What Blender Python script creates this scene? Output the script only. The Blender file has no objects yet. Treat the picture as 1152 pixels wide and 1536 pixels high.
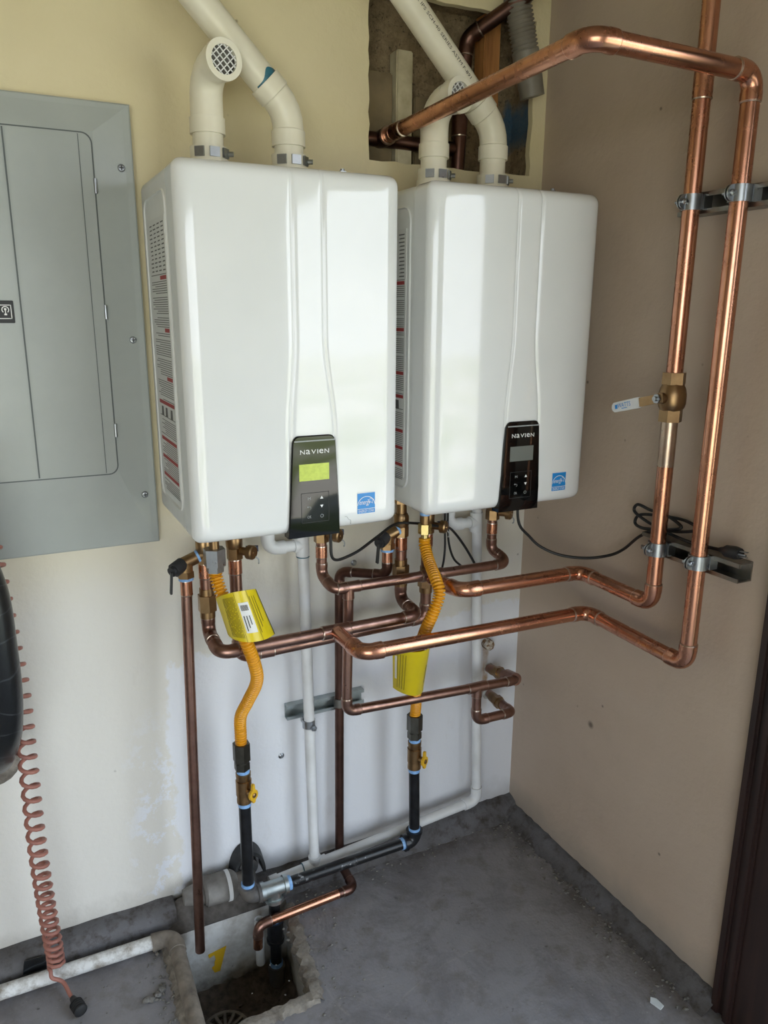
import bpy, bmesh, math, random
from mathutils import Vector as V, Matrix, Quaternion
random.seed(7)
PI = math.pi
S = bpy.context.scene
COL = S.collection

# ------------------------------------------------------------------ camera, sky, sun, exposure
cd = bpy.data.cameras.new('camera')
cam = bpy.data.objects.new('camera', cd)
COL.objects.link(cam)
cd.sensor_fit = 'VERTICAL'
cd.sensor_height = 24.0
cd.lens = 24.0 * 1154.08 / 1536.0
cd.clip_start = 0.02
CR, CU, CF = V((0.89619357, -0.4436236, 0.00593173)), V((0.10602998, 0.2271424, 0.9680723)), V((0.43080707, 0.86695123, -0.25060096))
M = Matrix.Identity(4)
for i in range(3):
    M[i][0], M[i][1], M[i][2] = CR[i], CU[i], -CF[i]
M[0][3], M[1][3], M[2][3] = -0.3038, -1.7605, 1.54195
cam.matrix_world = M
S.camera = cam

world = bpy.data.worlds.new('World')
S.world = world
world.use_nodes = True
wn = world.node_tree
wn.nodes.clear()
w_out = wn.nodes.new('ShaderNodeOutputWorld')
w_bg = wn.nodes.new('ShaderNodeBackground')
w_tc = wn.nodes.new('ShaderNodeTexCoord')
w_sep = wn.nodes.new('ShaderNodeSeparateXYZ')
w_ramp = wn.nodes.new('ShaderNodeValToRGB')
wn.links.new(w_tc.outputs['Generated'], w_sep.inputs[0])
wn.links.new(w_sep.outputs[2], w_ramp.inputs[0])
w_ramp.color_ramp.elements[0].position = 0.0
w_ramp.color_ramp.elements[0].color = (0.90, 0.95, 1.0, 1)
w_ramp.color_ramp.elements[1].position = 0.8
w_ramp.color_ramp.elements[1].color = (0.55, 0.75, 1.0, 1)
wn.links.new(w_ramp.outputs[0], w_bg.inputs[0])
w_bg.inputs[1].default_value = 2.2
wn.links.new(w_bg.outputs[0], w_out.inputs[0])

sd = bpy.data.lights.new('sun', 'SUN')
sun = bpy.data.objects.new('sun', sd)
COL.objects.link(sun)
sd.energy = 16.0
sd.angle = 0.009
sd.color = (1.0, 0.95, 0.88)
sun.rotation_euler = V((0.62, 0.25, -0.75)).to_track_quat('-Z', 'Y').to_euler()

# daylight portal filling the garage door opening (guides sampling of the sky only)
pd = bpy.data.lights.new('door_portal', 'AREA')
pd.shape = 'RECTANGLE'
pd.size, pd.size_y = 2.35, 2.1
pd.cycles.is_portal = True
portal = bpy.data.objects.new('door_portal', pd)
COL.objects.link(portal)
portal.location = (1.18, -2.13, 1.05)
portal.rotation_euler = V((-1, 0, 0)).to_track_quat('-Z', 'Z').to_euler()
# and one for the unseen opening added behind the camera as frontal fill
pd2 = pd.copy()
pd2.size, pd2.size_y = 2.8, 2.15
portal2 = bpy.data.objects.new('front_portal', pd2)
COL.objects.link(portal2)
portal2.location = (-1.65, -4.04, 1.075)
portal2.rotation_euler = V((0, 1, 0)).to_track_quat('-Z', 'Z').to_euler()

S.view_settings.view_transform = 'Standard'
S.view_settings.look = 'None'
S.view_settings.gamma = 1.0
S.view_settings.use_curve_mapping = False
S.view_settings.exposure = 1.28

# ------------------------------------------------------------------ materials
def lin(h):
    h = h.lstrip('#')
    o = []
    for i in (0, 2, 4):
        c = int(h[i:i + 2], 16) / 255
        o.append(c / 12.92 if c <= 0.04045 else ((c + 0.055) / 1.055) ** 2.4)
    return tuple(o) + (1.0,)

class NT:
    def __init__(self, name):
        self.m = bpy.data.materials.new(name)
        self.m.use_nodes = True
        self.t = self.m.node_tree
        self.b = self.t.nodes['Principled BSDF']
        g = self.t.nodes.new('ShaderNodeNewGeometry')
        self.pos = g.outputs['Position']
    def n(self, typ, **kw):
        nd = self.t.nodes.new(typ)
        for k, v in kw.items():
            setattr(nd, k, v)
        return nd
    def link(self, a, b):
        self.t.links.new(a, b)
    def noise(self, scale, detail=4, rough=0.55, vec=None, dist=0.0):
        nd = self.n('ShaderNodeTexNoise')
        nd.inputs['Scale'].default_value = scale
        nd.inputs['Detail'].default_value = detail
        nd.inputs['Roughness'].default_value = rough
        nd.inputs['Distortion'].default_value = dist
        self.link(vec or self.pos, nd.inputs['Vector'])
        return nd.outputs['Fac']
    def scaled(self, sx, sy, sz):
        nd = self.n('ShaderNodeMapping')
        nd.inputs['Scale'].default_value = (sx, sy, sz)
        self.link(self.pos, nd.inputs['Vector'])
        return nd.outputs[0]
    def ramp(self, fac, a, b, ca=0.0, cb=1.0):
        nd = self.n('ShaderNodeMapRange')
        nd.inputs[1].default_value, nd.inputs[2].default_value = a, b
        nd.inputs[3].default_value, nd.inputs[4].default_value = ca, cb
        self.link(fac, nd.inputs[0])
        return nd.outputs[0]
    def math(self, op, a, b=None, c=None):
        nd = self.n('ShaderNodeMath', operation=op)
        for i, x in enumerate((a, b, c)):
            if x is None:
                continue
            if isinstance(x, (int, float)):
                nd.inputs[i].default_value = x
            else:
                self.link(x, nd.inputs[i])
        return nd.outputs[0]
    def mix(self, fac, a, b):
        nd = self.n('ShaderNodeMix', data_type='RGBA')
        if isinstance(fac, (int, float)):
            nd.inputs[0].default_value = fac
        else:
            self.link(fac, nd.inputs[0])
        for i, x in ((6, a), (7, b)):
            if isinstance(x, tuple):
                nd.inputs[i].default_value = x
            else:
                self.link(x, nd.inputs[i])
        return nd.outputs[2]
    def xyz(self):
        nd = self.n('ShaderNodeSeparateXYZ')
        self.link(self.pos, nd.inputs[0])
        return nd.outputs
    def color(self, c):
        if isinstance(c, tuple):
            self.b.inputs['Base Color'].default_value = c
        else:
            self.link(c, self.b.inputs['Base Color'])
    def set(self, rough=0.5, metal=0.0, coat=0.0, spec=None):
        if isinstance(rough, (int, float)):
            self.b.inputs['Roughness'].default_value = rough
        else:
            self.link(rough, self.b.inputs['Roughness'])
        self.b.inputs['Metallic'].default_value = metal
        self.b.inputs['Coat Weight'].default_value = coat
        if spec is not None:
            self.b.inputs['Specular IOR Level'].default_value = spec
    def bump(self, h, strength=0.3, dist=0.002):
        nd = self.n('ShaderNodeBump')
        nd.inputs['Strength'].default_value = strength
        nd.inputs['Distance'].default_value = dist
        self.link(h, nd.inputs['Height'])
        self.link(nd.outputs[0], self.b.inputs['Normal'])

def simple(name, hexc, rough=0.5, metal=0.0, hex2=None, scale=30, bump=0.0, coat=0.0, lo=0.35, hi=0.7):
    t = NT(name)
    if hex2:
        t.color(t.mix(t.ramp(t.noise(scale), lo, hi), lin(hexc), lin(hex2)))
    else:
        t.color(lin(hexc))
    t.set(rough, metal, coat)
    if bump:
        t.bump(t.noise(scale * 6), bump, 0.0015)
    return t.m

def make_copper(name, c1, c2, r1=0.18, r2=0.42, c3=None):
    t = NT(name)
    n1 = t.noise(28, 5, 0.65)
    n2 = t.noise(1.0, 3, 0.5, t.scaled(40, 40, 12))
    f = t.ramp(t.math('ADD', t.math('MULTIPLY', n1, 0.6), t.math('MULTIPLY', n2, 0.4)), 0.34, 0.68)
    c = t.mix(f, lin(c1), lin(c2))
    if c3:
        c = t.mix(t.ramp(t.noise(9, 4, 0.55), 0.48, 0.80), c, lin(c3))
    t.color(c)
    t.set(t.ramp(f, 0, 1, r1, r2), 1.0)
    return t.m

MT = {}
MT['copper'] = make_copper('bright copper', '#d39c80', '#c38a70', 0.22, 0.31, '#ad7860')
MT['copper_dull'] = make_copper('tarnished copper', '#a98678', '#8c6a5e', 0.26, 0.42, '#70544a')
MT['copper_dark'] = make_copper('dark brown copper', '#75584e', '#5f463e', 0.3, 0.45, '#4b3831')
MT['tinned'] = make_copper('tinned copper', '#d2c4b0', '#b98a6c', 0.25, 0.4, '#9c8e84')
MT['solder'] = simple('solder', '#cfc4b8', 0.3, 1.0, '#a58c78', 80)
MT['brass'] = make_copper('brass', '#a98c66', '#8f7250', 0.28, 0.45, '#745a42')
MT['brass_bright'] = make_copper('bright brass', '#d8c890', '#c8b070', 0.2, 0.35)
MT['steel'] = make_copper('zinc plated steel', '#b4b8bc', '#989ca0', 0.25, 0.42)
MT['steel_dark'] = make_copper('dull galvanised strut', '#96938c', '#7d7a74', 0.35, 0.5, '#69665f')
MT['nut_dark'] = make_copper('blackened steel', '#6a6860', '#4c4a44', 0.32, 0.45)
MT['galv'] = make_copper('galvanised iron', '#b8bfbf', '#9aa3a4', 0.35, 0.5)
MT['white_gloss'] = None
t = NT('white enamel'); t.color(t.mix(t.ramp(t.noise(5, 3), 0.3, 0.8), lin('#e4e5e4'), lin('#dcdedd'))); t.set(0.08, 0, 0.3)
MT['white_gloss'] = t.m
MT['casing'] = simple('casing paint', '#dddedb', 0.35, 0, '#d2d3d0', 12)
MT['black_gloss'] = simple('black gloss plastic', '#0a0a0a', 0.05, 0)
MT['black'] = simple('black plastic', '#19191a', 0.45)
MT['lever_black'] = simple('charcoal plastic lever', '#2b2c2e', 0.5)
MT['blue_plastic'] = simple('dark blue plastic', '#22304f', 0.4)
MT['lcd_reflect'] = simple('lcd painted green reflection', '#c6d65a', 0.35, 0, '#b4c450', 120)  # yellow green is the reflected greenery outdoors, painted into the display colour
MT['lcd_off'] = simple('lcd grey', '#6d716c', 0.2, 0)
MT['ink_white'] = simple('white print', '#e8e8e6', 0.5)
MT['ink_grey'] = simple('grey print', '#9da0a0', 0.5)
MT['ink_fine'] = simple('fine label print', '#5c5b57', 0.6)
MT['ink_black'] = simple('black print', '#23231f', 0.6)
MT['ink_red'] = simple('red print', '#a13a38', 0.6)
MT['blue_label'] = simple('blue label', '#1f86cf', 0.35)
MT['label'] = simple('label paper', '#d6d6d2', 0.4)
MT['pvc_cream'] = simple('cream pvc', '#e9e4d2', 0.32, 0, '#ddd6c0', 9)
MT['pvc_white'] = simple('white pvc', '#dfe1e2', 0.38, 0, '#cfd0cf', 14)
t = NT('dusty white pvc')
t.color(t.mix(t.ramp(t.noise(26, 6, 0.7), 0.42, 0.66), lin('#d4d4d1'), lin('#857c70'))); t.set(0.6); MT['pvc_dusty'] = t.m
MT['pvc_grey'] = simple('dusty grey pvc', '#85827d', 0.7, 0, '#57534e', 18, 0.4)
MT['pvc_dirty'] = simple('mud caked pipe', '#857c70', 0.85, 0, '#5c554c', 30, 0.6)
MT['hose_grey'] = simple('grey conduit', '#827c70', 0.5, 0, '#746d61', 20)
MT['primer'] = simple('blue primer stain', '#3a7688', 0.45, 0, '#235868', 40)
MT['tape_blue'] = simple('blue thread tape', '#8fb8e4', 0.5, 0, '#6f9fd6', 90)
MT['yellow'] = simple('yellow coated steel', '#dc9a12', 0.35, 0, '#cf8a0c', 16)
MT['yellow_handle'] = simple('yellow valve handle', '#d8aa28', 0.4)
MT['tag_yellow'] = simple('yellow vinyl tag', '#dcc41c', 0.3, 0, '#cdb81c', 8)
MT['sticker_yellow'] = simple('yellow sticker', '#e0b428', 0.5)
MT['iron'] = simple('black iron', '#17181a', 0.28, 0.2, '#26272a', 50, 0.15)
t = NT('scuffed black iron')
t.color(t.mix(t.ramp(t.noise(46, 6, 0.7), 0.60, 0.68), lin('#18191b'), lin('#8c8f92'))); t.set(0.32, 0.1); t.bump(t.noise(160), 0.2, 0.001); MT['iron_worn'] = t.m
t = NT('stained concrete pipe')
t.color(t.mix(t.ramp(t.noise(15, 5), 0.4, 0.7), lin('#4b4a4a'), lin('#6d665d'))); t.set(0.6); MT['iron_dusty'] = t.m
MT['tape_black'] = None
t = NT('black tape wrap')
wv = t.n('ShaderNodeTexWave', wave_type='BANDS', bands_direction='Z'); wv.inputs['Scale'].default_value = 5; wv.inputs['Distortion'].default_value = 9; wv.inputs['Detail'].default_value = 3
t.link(t.pos, wv.inputs['Vector']); t.color(t.mix(t.ramp(wv.outputs['Fac'], 0.985, 1.0), lin('#16181a'), lin('#34373a'))); t.set(0.3); t.bump(t.noise(60, 4), 0.3, 0.002); MT['tape_black'] = t.m
MT['coil'] = simple('faded red rubber', '#a06a5b', 0.5, 0, '#8a5a4f', 25)
MT['rubber'] = simple('black rubber', '#1b1c1d', 0.6, 0, '#2b2c2c', 60)
MT['cord'] = simple('black cable', '#141414', 0.4)
t = NT('grey enamelled steel')
t.color(t.mix(t.ramp(t.noise(7, 6, 0.65), 0.35, 0.75), lin('#a9aeaa'), lin('#a2a7a3')))
t.set(t.ramp(t.noise(40, 4), 0.2, 0.8, 0.22, 0.26)); t.bump(t.noise(900, 2), 0.08, 0.0006); MT['panel'] = t.m
MT['panel_gap'] = simple('panel seam', '#565c5c', 0.5)
MT['wood'] = None
t = NT('orange brown stud wood')
t.color(t.mix(t.ramp(t.noise(1, 5, 0.6, t.scaled(70, 70, 6)), 0.35, 0.7), lin('#b87f48'), lin('#8a5a30'))); t.set(0.7); MT['wood'] = t.m
t = NT('dark stained jamb wood')
t.color(t.mix(t.ramp(t.noise(1, 5, 0.6, t.scaled(60, 60, 4)), 0.35, 0.7), lin('#33221d'), lin('#241814'))); t.set(0.45); MT['jamb'] = t.m
MT['board_cream'] = simple('painted batten', '#c9bfa0', 0.7, 0, '#a6997a', 20)
MT['board_brown'] = simple('old brown board', '#8b7a5c', 0.85, 0, '#6f6048', 12)
MT['gravel'] = simple('concrete crumbs', '#7d7a74', 0.9, 0, '#585550', 200)
MT['chip'] = simple('white chip', '#cfd6d8', 0.5)

# wall paint
def wall_mat(name, back):
    t = NT(name)
    X, Y, Z = t.xyz()
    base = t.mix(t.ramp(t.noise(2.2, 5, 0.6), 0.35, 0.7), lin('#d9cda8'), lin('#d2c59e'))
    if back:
        # cream above, fading to off-white on the lower half
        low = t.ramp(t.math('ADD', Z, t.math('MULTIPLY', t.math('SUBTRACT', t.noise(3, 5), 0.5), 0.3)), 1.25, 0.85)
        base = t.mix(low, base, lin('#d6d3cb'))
        wob = t.math('MULTIPLY', t.math('SUBTRACT', t.noise(7, 6, 0.7), 0.5), 0.16)
        zz = t.math('ADD', Z, wob)
        xx = t.math('ADD', X, t.math('MULTIPLY', wob, 0.9))
        m1 = t.math('MULTIPLY', t.ramp(zz, 0.72, 0.71), t.ramp(xx, -0.02, -0.01))
        scr = t.math('MULTIPLY', t.ramp(t.noise(13, 7, 0.75), 0.52, 0.56), t.math('MULTIPLY', t.ramp(zz, 0.62, 0.42), t.math('MULTIPLY', t.ramp(xx, -0.14, -0.08), t.ramp(xx, 0.05, 0.0))))
        base = t.mix(t.math('MAXIMUM', m1, scr), base, lin('#dcdee2'))
        # rust run below the capped stub
        rx = t.math('ABSOLUTE', t.math('SUBTRACT', t.math('ADD', X, t.math('MULTIPLY', t.math('SUBTRACT', t.noise(30, 4), 0.5), 0.016)), 0.912))
        rust = t.math('MULTIPLY', t.ramp(rx, 0.014, 0.006), t.math('MULTIPLY', t.ramp(Z, 0.36, 0.47), t.ramp(Z, 0.595, 0.585)))
        base = t.mix(t.math('MULTIPLY', rust, t.ramp(t.noise(40, 5), 0.3, 0.7, 0.25, 0.85)), base, lin('#9a7434'))
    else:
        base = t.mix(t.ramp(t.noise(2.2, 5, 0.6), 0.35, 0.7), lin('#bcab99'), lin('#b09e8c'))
        d2 = t.math('ADD', t.math('POWER', t.math('ADD', Y, 0.341), 2.0), t.math('POWER', t.math('SUBTRACT', Z, 0.471), 2.0))
        sm = t.ramp(t.math('SQRT', d2), 0.013, 0.004)
        base = t.mix(t.math('MULTIPLY', sm, 0.8), base, lin('#4a4038'))
    # specks and scuffs
    vo = t.n('ShaderNodeTexVoronoi'); vo.inputs['Scale'].default_value = 11; vo.inputs['Randomness'].default_value = 1
    t.link(t.pos, vo.inputs['Vector'])
    sp = t.math('MULTIPLY', t.ramp(vo.outputs['Distance'], 0.055, 0.025), t.ramp(t.noise(4, 3), 0.50, 0.54) if not back else t.ramp(t.noise(4, 3), 0.55, 0.58))
    base = t.mix(t.math('MULTIPLY', sp, 0.7), base, lin('#4d453c'))
    smg = t.ramp(t.noise(1, 6, 0.7, t.scaled(8, 8, 3)), 0.60, 0.78)
    base = t.mix(t.math('MULTIPLY', smg, 0.25), base, lin('#9c917f'))
    # dirt splashed up from the floor
    dz = t.ramp(t.math('ADD', Z, t.math('MULTIPLY', t.noise(14, 5), 0.1)), 0.17, 0.08)
    base = t.mix(t.math('MULTIPLY', dz, 0.55), base, lin('#8b857c'))
    t.color(base)
    t.set(0.55)
    h = t.math('ADD', t.math('MULTIPLY', t.noise(55, 4, 0.6), 0.7), t.math('MULTIPLY', t.noise(12, 3), 0.5))
    t.bump(h, 0.5, 0.004)
    return t.m
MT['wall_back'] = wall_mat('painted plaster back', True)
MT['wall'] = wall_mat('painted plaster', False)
t = NT('dusty concrete floor')
a = t.mix(t.ramp(t.noise(3.0, 8, 0.65), 0.35, 0.68), lin('#7c7a7d'), lin('#8d8b8d'))
a = t.mix(t.ramp(t.noise(14, 7, 0.7), 0.52, 0.75), a, lin('#6c6661'))
a = t.mix(t.math('MULTIPLY', t.ramp(t.noise(70, 5, 0.7), 0.60, 0.72), 0.6), a, lin('#8d8b8a'))
a = t.mix(t.math('MULTIPLY', t.ramp(t.noise(38, 4, 0.6), 0.66, 0.72), 0.7), a, lin('#3c3835'))
X, Y, Z = t.xyz()
wob = t.math('MULTIPLY', t.math('SUBTRACT', t.noise(18, 4), 0.5), 0.02)
def circ(cx, cy, r, w):
    d = t.math('SQRT', t.math('ADD', t.math('POWER', t.math('SUBTRACT', X, cx), 2.0), t.math('POWER', t.math('SUBTRACT', Y, cy), 2.0)))
    return t.ramp(t.math('ABSOLUTE', t.math('ADD', t.math('SUBTRACT', d, r), wob)), w, w * .3)
sc = t.math('MULTIPLY', circ(.560, -.375, .322, .004), t.ramp(X, .56, .48))
sc2 = t.math('MULTIPLY', circ(.62, -1.06, .62, .003), t.ramp(Y, -.62, -.55))
sc = t.math('MAXIMUM', sc, t.math('MULTIPLY', sc2, t.ramp(X, .75, .6)))
a = t.mix(t.math('MULTIPLY', sc, t.ramp(t.noise(22, 4), .4, .62, .0, .38)), a, lin('#a09d98'))
smu = t.ramp(t.noise(5, 8, .75, None, .6), .5, .62)
a = t.mix(t.math('MULTIPLY', smu, .5), a, lin('#625f60'))
spk = t.ramp(t.noise(120, 3, .6), .68, .74)
a = t.mix(t.math('MULTIPLY', spk, .5), a, lin('#b5b2ae'))
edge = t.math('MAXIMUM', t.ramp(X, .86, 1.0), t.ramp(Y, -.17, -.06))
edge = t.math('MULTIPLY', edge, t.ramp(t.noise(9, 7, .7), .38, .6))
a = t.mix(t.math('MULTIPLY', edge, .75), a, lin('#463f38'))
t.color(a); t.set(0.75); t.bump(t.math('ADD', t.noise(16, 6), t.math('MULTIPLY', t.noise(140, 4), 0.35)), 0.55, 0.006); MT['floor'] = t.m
t = NT('concrete curb')
a = t.mix(t.ramp(t.noise(6, 8, 0.7), 0.35, 0.68), lin('#646366'), lin('#504d4b'))
a = t.mix(t.ramp(t.noise(30, 5, 0.7), 0.48, 0.68), a, lin('#3f3934'))
t.color(a); t.set(0.85); t.bump(t.noise(40, 7), 0.6, 0.006); MT['curb'] = t.m
t = NT('pit concrete')
X, Y, Z = t.xyz()
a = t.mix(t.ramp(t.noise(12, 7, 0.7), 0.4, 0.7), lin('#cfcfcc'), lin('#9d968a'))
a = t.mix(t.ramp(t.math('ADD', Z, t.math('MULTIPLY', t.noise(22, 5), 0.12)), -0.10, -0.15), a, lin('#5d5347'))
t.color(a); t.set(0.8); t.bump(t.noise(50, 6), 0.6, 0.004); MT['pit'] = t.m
t = NT('pit rim concrete')
a = t.mix(t.ramp(t.noise(24, 7, 0.7), 0.38, 0.66), lin('#8d867b'), lin('#5b544c'))
t.color(a); t.set(0.9); t.bump(t.noise(60, 6), 0.8, 0.006); MT['rim'] = t.m
MT['dirt'] = simple('dark soil', '#5f544a', 0.95, 0, '#3b332c', 60, 1.0)
MT['heap'] = simple('dusty soil heap', '#5f5a55', 0.95, 0, '#3f3a35', 40, 0.9)
t = NT('rough old paper and mortar')
X, Y, Z = t.xyz()
a = t.mix(t.ramp(t.noise(20, 8, 0.75), 0.35, 0.7), lin('#b09a78'), lin('#65543d'))
a = t.mix(t.ramp(t.noise(90, 5, 0.7), 0.56, 0.7), a, lin('#332a1f'))
d = t.math('ADD', t.math('POWER', t.math('DIVIDE', t.math('SUBTRACT', X, 0.985), 0.022), 2.0), t.math('POWER', t.math('DIVIDE', t.math('SUBTRACT', Z, 2.02), 0.07), 2.0))
a = t.mix(t.math('MULTIPLY', t.ramp(t.math('ADD', d, t.noise(40, 5)), 1.6, 0.9), 0.85), a, lin('#2d5a78'))
t.color(a); t.set(0.95); t.bump(t.noise(110, 6, 0.7), 1.0, 0.008); MT['paper'] = t.m
MT['ceiling'] = simple('bare brown ceiling boards', '#a89c8a', 0.8)
MT['bare'] = simple('bare wood sheathing', '#8b8074', 0.85)
t = NT('grass and drive')
t.color(t.mix(t.ramp(t.noise(0.6, 6), 0.42, 0.55), lin('#66703f'), lin('#a3a098'))); t.set(0.95); MT['lawn'] = t.m

# ------------------------------------------------------------------ mesh builder
ORG = {}
def nrm(v):
    return V(v).normalized()
def basis(d):
    d = nrm(d)
    a = V((0, 0, 1)) if abs(d.z) < 0.9 else V((1, 0, 0))
    u = d.cross(a).normalized()
    return u, d.cross(u).normalized()

class MB:
    def __init__(self):
        self.v, self.f = [], []
    def add(self, vs, fs):
        n = len(self.v)
        self.v += [V(p) for p in vs]
        self.f += [tuple(i + n for i in f) for f in fs]
        return self
    def box(self, x0, x1, y0, y1, z0, z1, bev=0.0):
        if bev <= 0:
            vs = [(x, y, z) for x in (x0, x1) for y in (y0, y1) for z in (z0, z1)]
            return self.add(vs, [(0, 1, 3, 2), (4, 6, 7, 5), (0, 4, 5, 1), (2, 3, 7, 6), (0, 2, 6, 4), (1, 5, 7, 3)])
        bm = bmesh.new()
        bmesh.ops.create_cube(bm, size=1)
        for v in bm.verts:
            v.co = V((x0 + (v.co.x + .5) * (x1 - x0), y0 + (v.co.y + .5) * (y1 - y0), z0 + (v.co.z + .5) * (z1 - z0)))
        bmesh.ops.bevel(bm, geom=bm.edges[:], offset=bev, segments=2, affect='EDGES')
        bm.verts.index_update()
        self.add([v.co.copy() for v in bm.verts], [tuple(v.index for v in f.verts) for f in bm.faces])
        bm.free()
        return self
    def obox(self, c, ax, ay, az):            # oriented box from half-axis vectors
        c, ax, ay, az = V(c), V(ax), V(ay), V(az)
        vs = [c + ax * i + ay * j + az * k for i in (-1, 1) for j in (-1, 1) for k in (-1, 1)]
        return self.add(vs, [(0, 1, 3, 2), (4, 6, 7, 5), (0, 4, 5, 1), (2, 3, 7, 6), (0, 2, 6, 4), (1, 5, 7, 3)])
    def tube(self, pts, r, seg=16, cap=True):
        pts = [V(p) for p in pts]
        n = len(pts)
        rs = r if isinstance(r, (list, tuple)) else [r] * n
        tan = []
        for i in range(n):
            a = pts[min(i + 1, n - 1)] - pts[max(i - 1, 0)]
            tan.append(a.normalized())
        u, w = basis(tan[0])
        vs, fs = [], []
        for i in range(n):
            if i:
                q = tan[i - 1].rotation_difference(tan[i])
                u = q @ u
                u = (u - tan[i] * u.dot(tan[i])).normalized()
            w = tan[i].cross(u)
            for k in range(seg):
                an = 2 * PI * k / seg
                vs.append(pts[i] + (u * math.cos(an) + w * math.sin(an)) * rs[i])
        for i in range(n - 1):
            for k in range(seg):
                k2 = (k + 1) % seg
                fs.append((i * seg + k, i * seg + k2, (i + 1) * seg + k2, (i + 1) * seg + k))
        if cap:
            fs.append(tuple(range(seg - 1, -1, -1)))
            fs.append(tuple((n - 1) * seg + k for k in range(seg)))
        return self.add(vs, fs)
    def cyl(self, p, q, r, r2=None, seg=20):
        return self.tube([p, q], [r, r if r2 is None else r2], seg)
    def lathe(self, o, d, prof, seg=24, closed=False):   # prof: (along, radius)
        o, d = V(o), nrm(d)
        u, w = basis(d)
        vs, fs = [], []
        for (t_, r_) in prof:
            for k in range(seg):
                an = 2 * PI * k / seg
                vs.append(o + d * t_ + (u * math.cos(an) + w * math.sin(an)) * max(r_, 1e-5))
        n = len(prof)
        for i in range(n - 1 if not closed else n):
            j = (i + 1) % n
            for k in range(seg):
                k2 = (k + 1) % seg
                fs.append((i * seg + k, i * seg + k2, j * seg + k2, j * seg + k))
        if not closed:
            fs.append(tuple(range(seg - 1, -1, -1)))
            fs.append(tuple((n - 1) * seg + k for k in range(seg)))
        return self.add(vs, fs)
    def ring(self, o, d, r_in, r_out, h, seg=28):
        return self.lathe(o, d, [(0, r_in), (0, r_out), (h, r_out), (h, r_in)], seg, True)
    def prism(self, poly, o, u, w, d):        # 2-D outline in axes u, w pushed along vector d
        o, u, w, d = V(o), V(u), V(w), V(d)
        n = len(poly)
        a = [o + u * p[0] + w * p[1] for p in poly]
        vs = a + [p + d for p in a]
        fs = [tuple(range(n)), tuple(range(2 * n - 1, n - 1, -1))]
        fs += [(i, (i + 1) % n, (i + 1) % n + n, i + n) for i in range(n)]
        return self.add(vs, fs)
    def blob(self, c, r, sub=1, jit=0.0, sc=(1, 1, 1)):
        bm = bmesh.new()
        bmesh.ops.create_icosphere(bm, subdivisions=sub, radius=r)
        for v in bm.verts:
            k = 1 + random.uniform(-jit, jit)
            v.co = V((v.co.x * sc[0] * k, v.co.y * sc[1] * k, v.co.z * sc[2] * k))
        bm.verts.index_update()
        self.add([v.co + V(c) for v in bm.verts], [tuple(v.index for v in f.verts) for f in bm.faces])
        bm.free()
        return self
    def build(self, name, mat, parent=None, loc=None, sharp=35, kind=None, label=None):
        me = bpy.data.meshes.new(name)
        if parent is not None:
            org = ORG[parent.name]
        elif loc is not None:
            org = V(loc)
        else:
            xs = [p for p in self.v]
            org = V(((min(p.x for p in xs) + max(p.x for p in xs)) / 2, (min(p.y for p in xs) + max(p.y for p in xs)) / 2, min(p.z for p in xs)))
        me.from_pydata([p - org for p in self.v], [], self.f)
        me.materials.append(MT[mat])
        bm = bmesh.new(); bm.from_mesh(me)
        bmesh.ops.recalc_face_normals(bm, faces=bm.faces)
        bm.to_mesh(me); bm.free()
        if sharp:
            me.polygons.foreach_set('use_smooth', [True] * len(me.polygons))
            me.set_sharp_from_angle(angle=math.radians(sharp))
        o = bpy.data.objects.new(name, me)
        COL.objects.link(o)
        ORG[o.name] = org
        if parent is not None:
            o.parent = parent
        else:
            o.location = org
        if kind:
            o['kind'] = kind
        if label:
            o['label'] = label
        return o

def tag(o, label, cat, group=None):
    o['label'] = label; o['category'] = cat
    if group:
        o['group'] = group
    return o
def thing(name, loc, label, cat, group=None):
    o = bpy.data.objects.new(name, None)
    o.empty_display_size = 0.05
    COL.objects.link(o)
    o.location = loc
    ORG[o.name] = V(loc)
    return tag(o, label, cat, group)
def struct(o):
    o['kind'] = 'structure'
    return o

def spline(pts, per=10):
    P = [V(p) for p in pts]
    P = [P[0] * 2 - P[1]] + P + [P[-1] * 2 - P[-2]]
    out = []
    for i in range(1, len(P) - 2):
        p0, p1, p2, p3 = P[i - 1:i + 3]
        for k in range(per):
            t = k / per
            out.append(0.5 * ((2 * p1) + (p2 - p0) * t + (2 * p0 - 5 * p1 + 4 * p2 - p3) * t * t + (3 * p1 - p0 - 3 * p2 + p3) * t ** 3))
    out.append(P[-2])
    return out
def resample(pts, step):
    out = [pts[0]]
    acc = 0
    for a, b in zip(pts, pts[1:]):
        L = (b - a).length
        if L < 1e-9:
            continue
        s = step - acc
        while s <= L:
            out.append(a.lerp(b, s / L))
            s += step
        acc = (acc + L) % step
    return out

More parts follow.
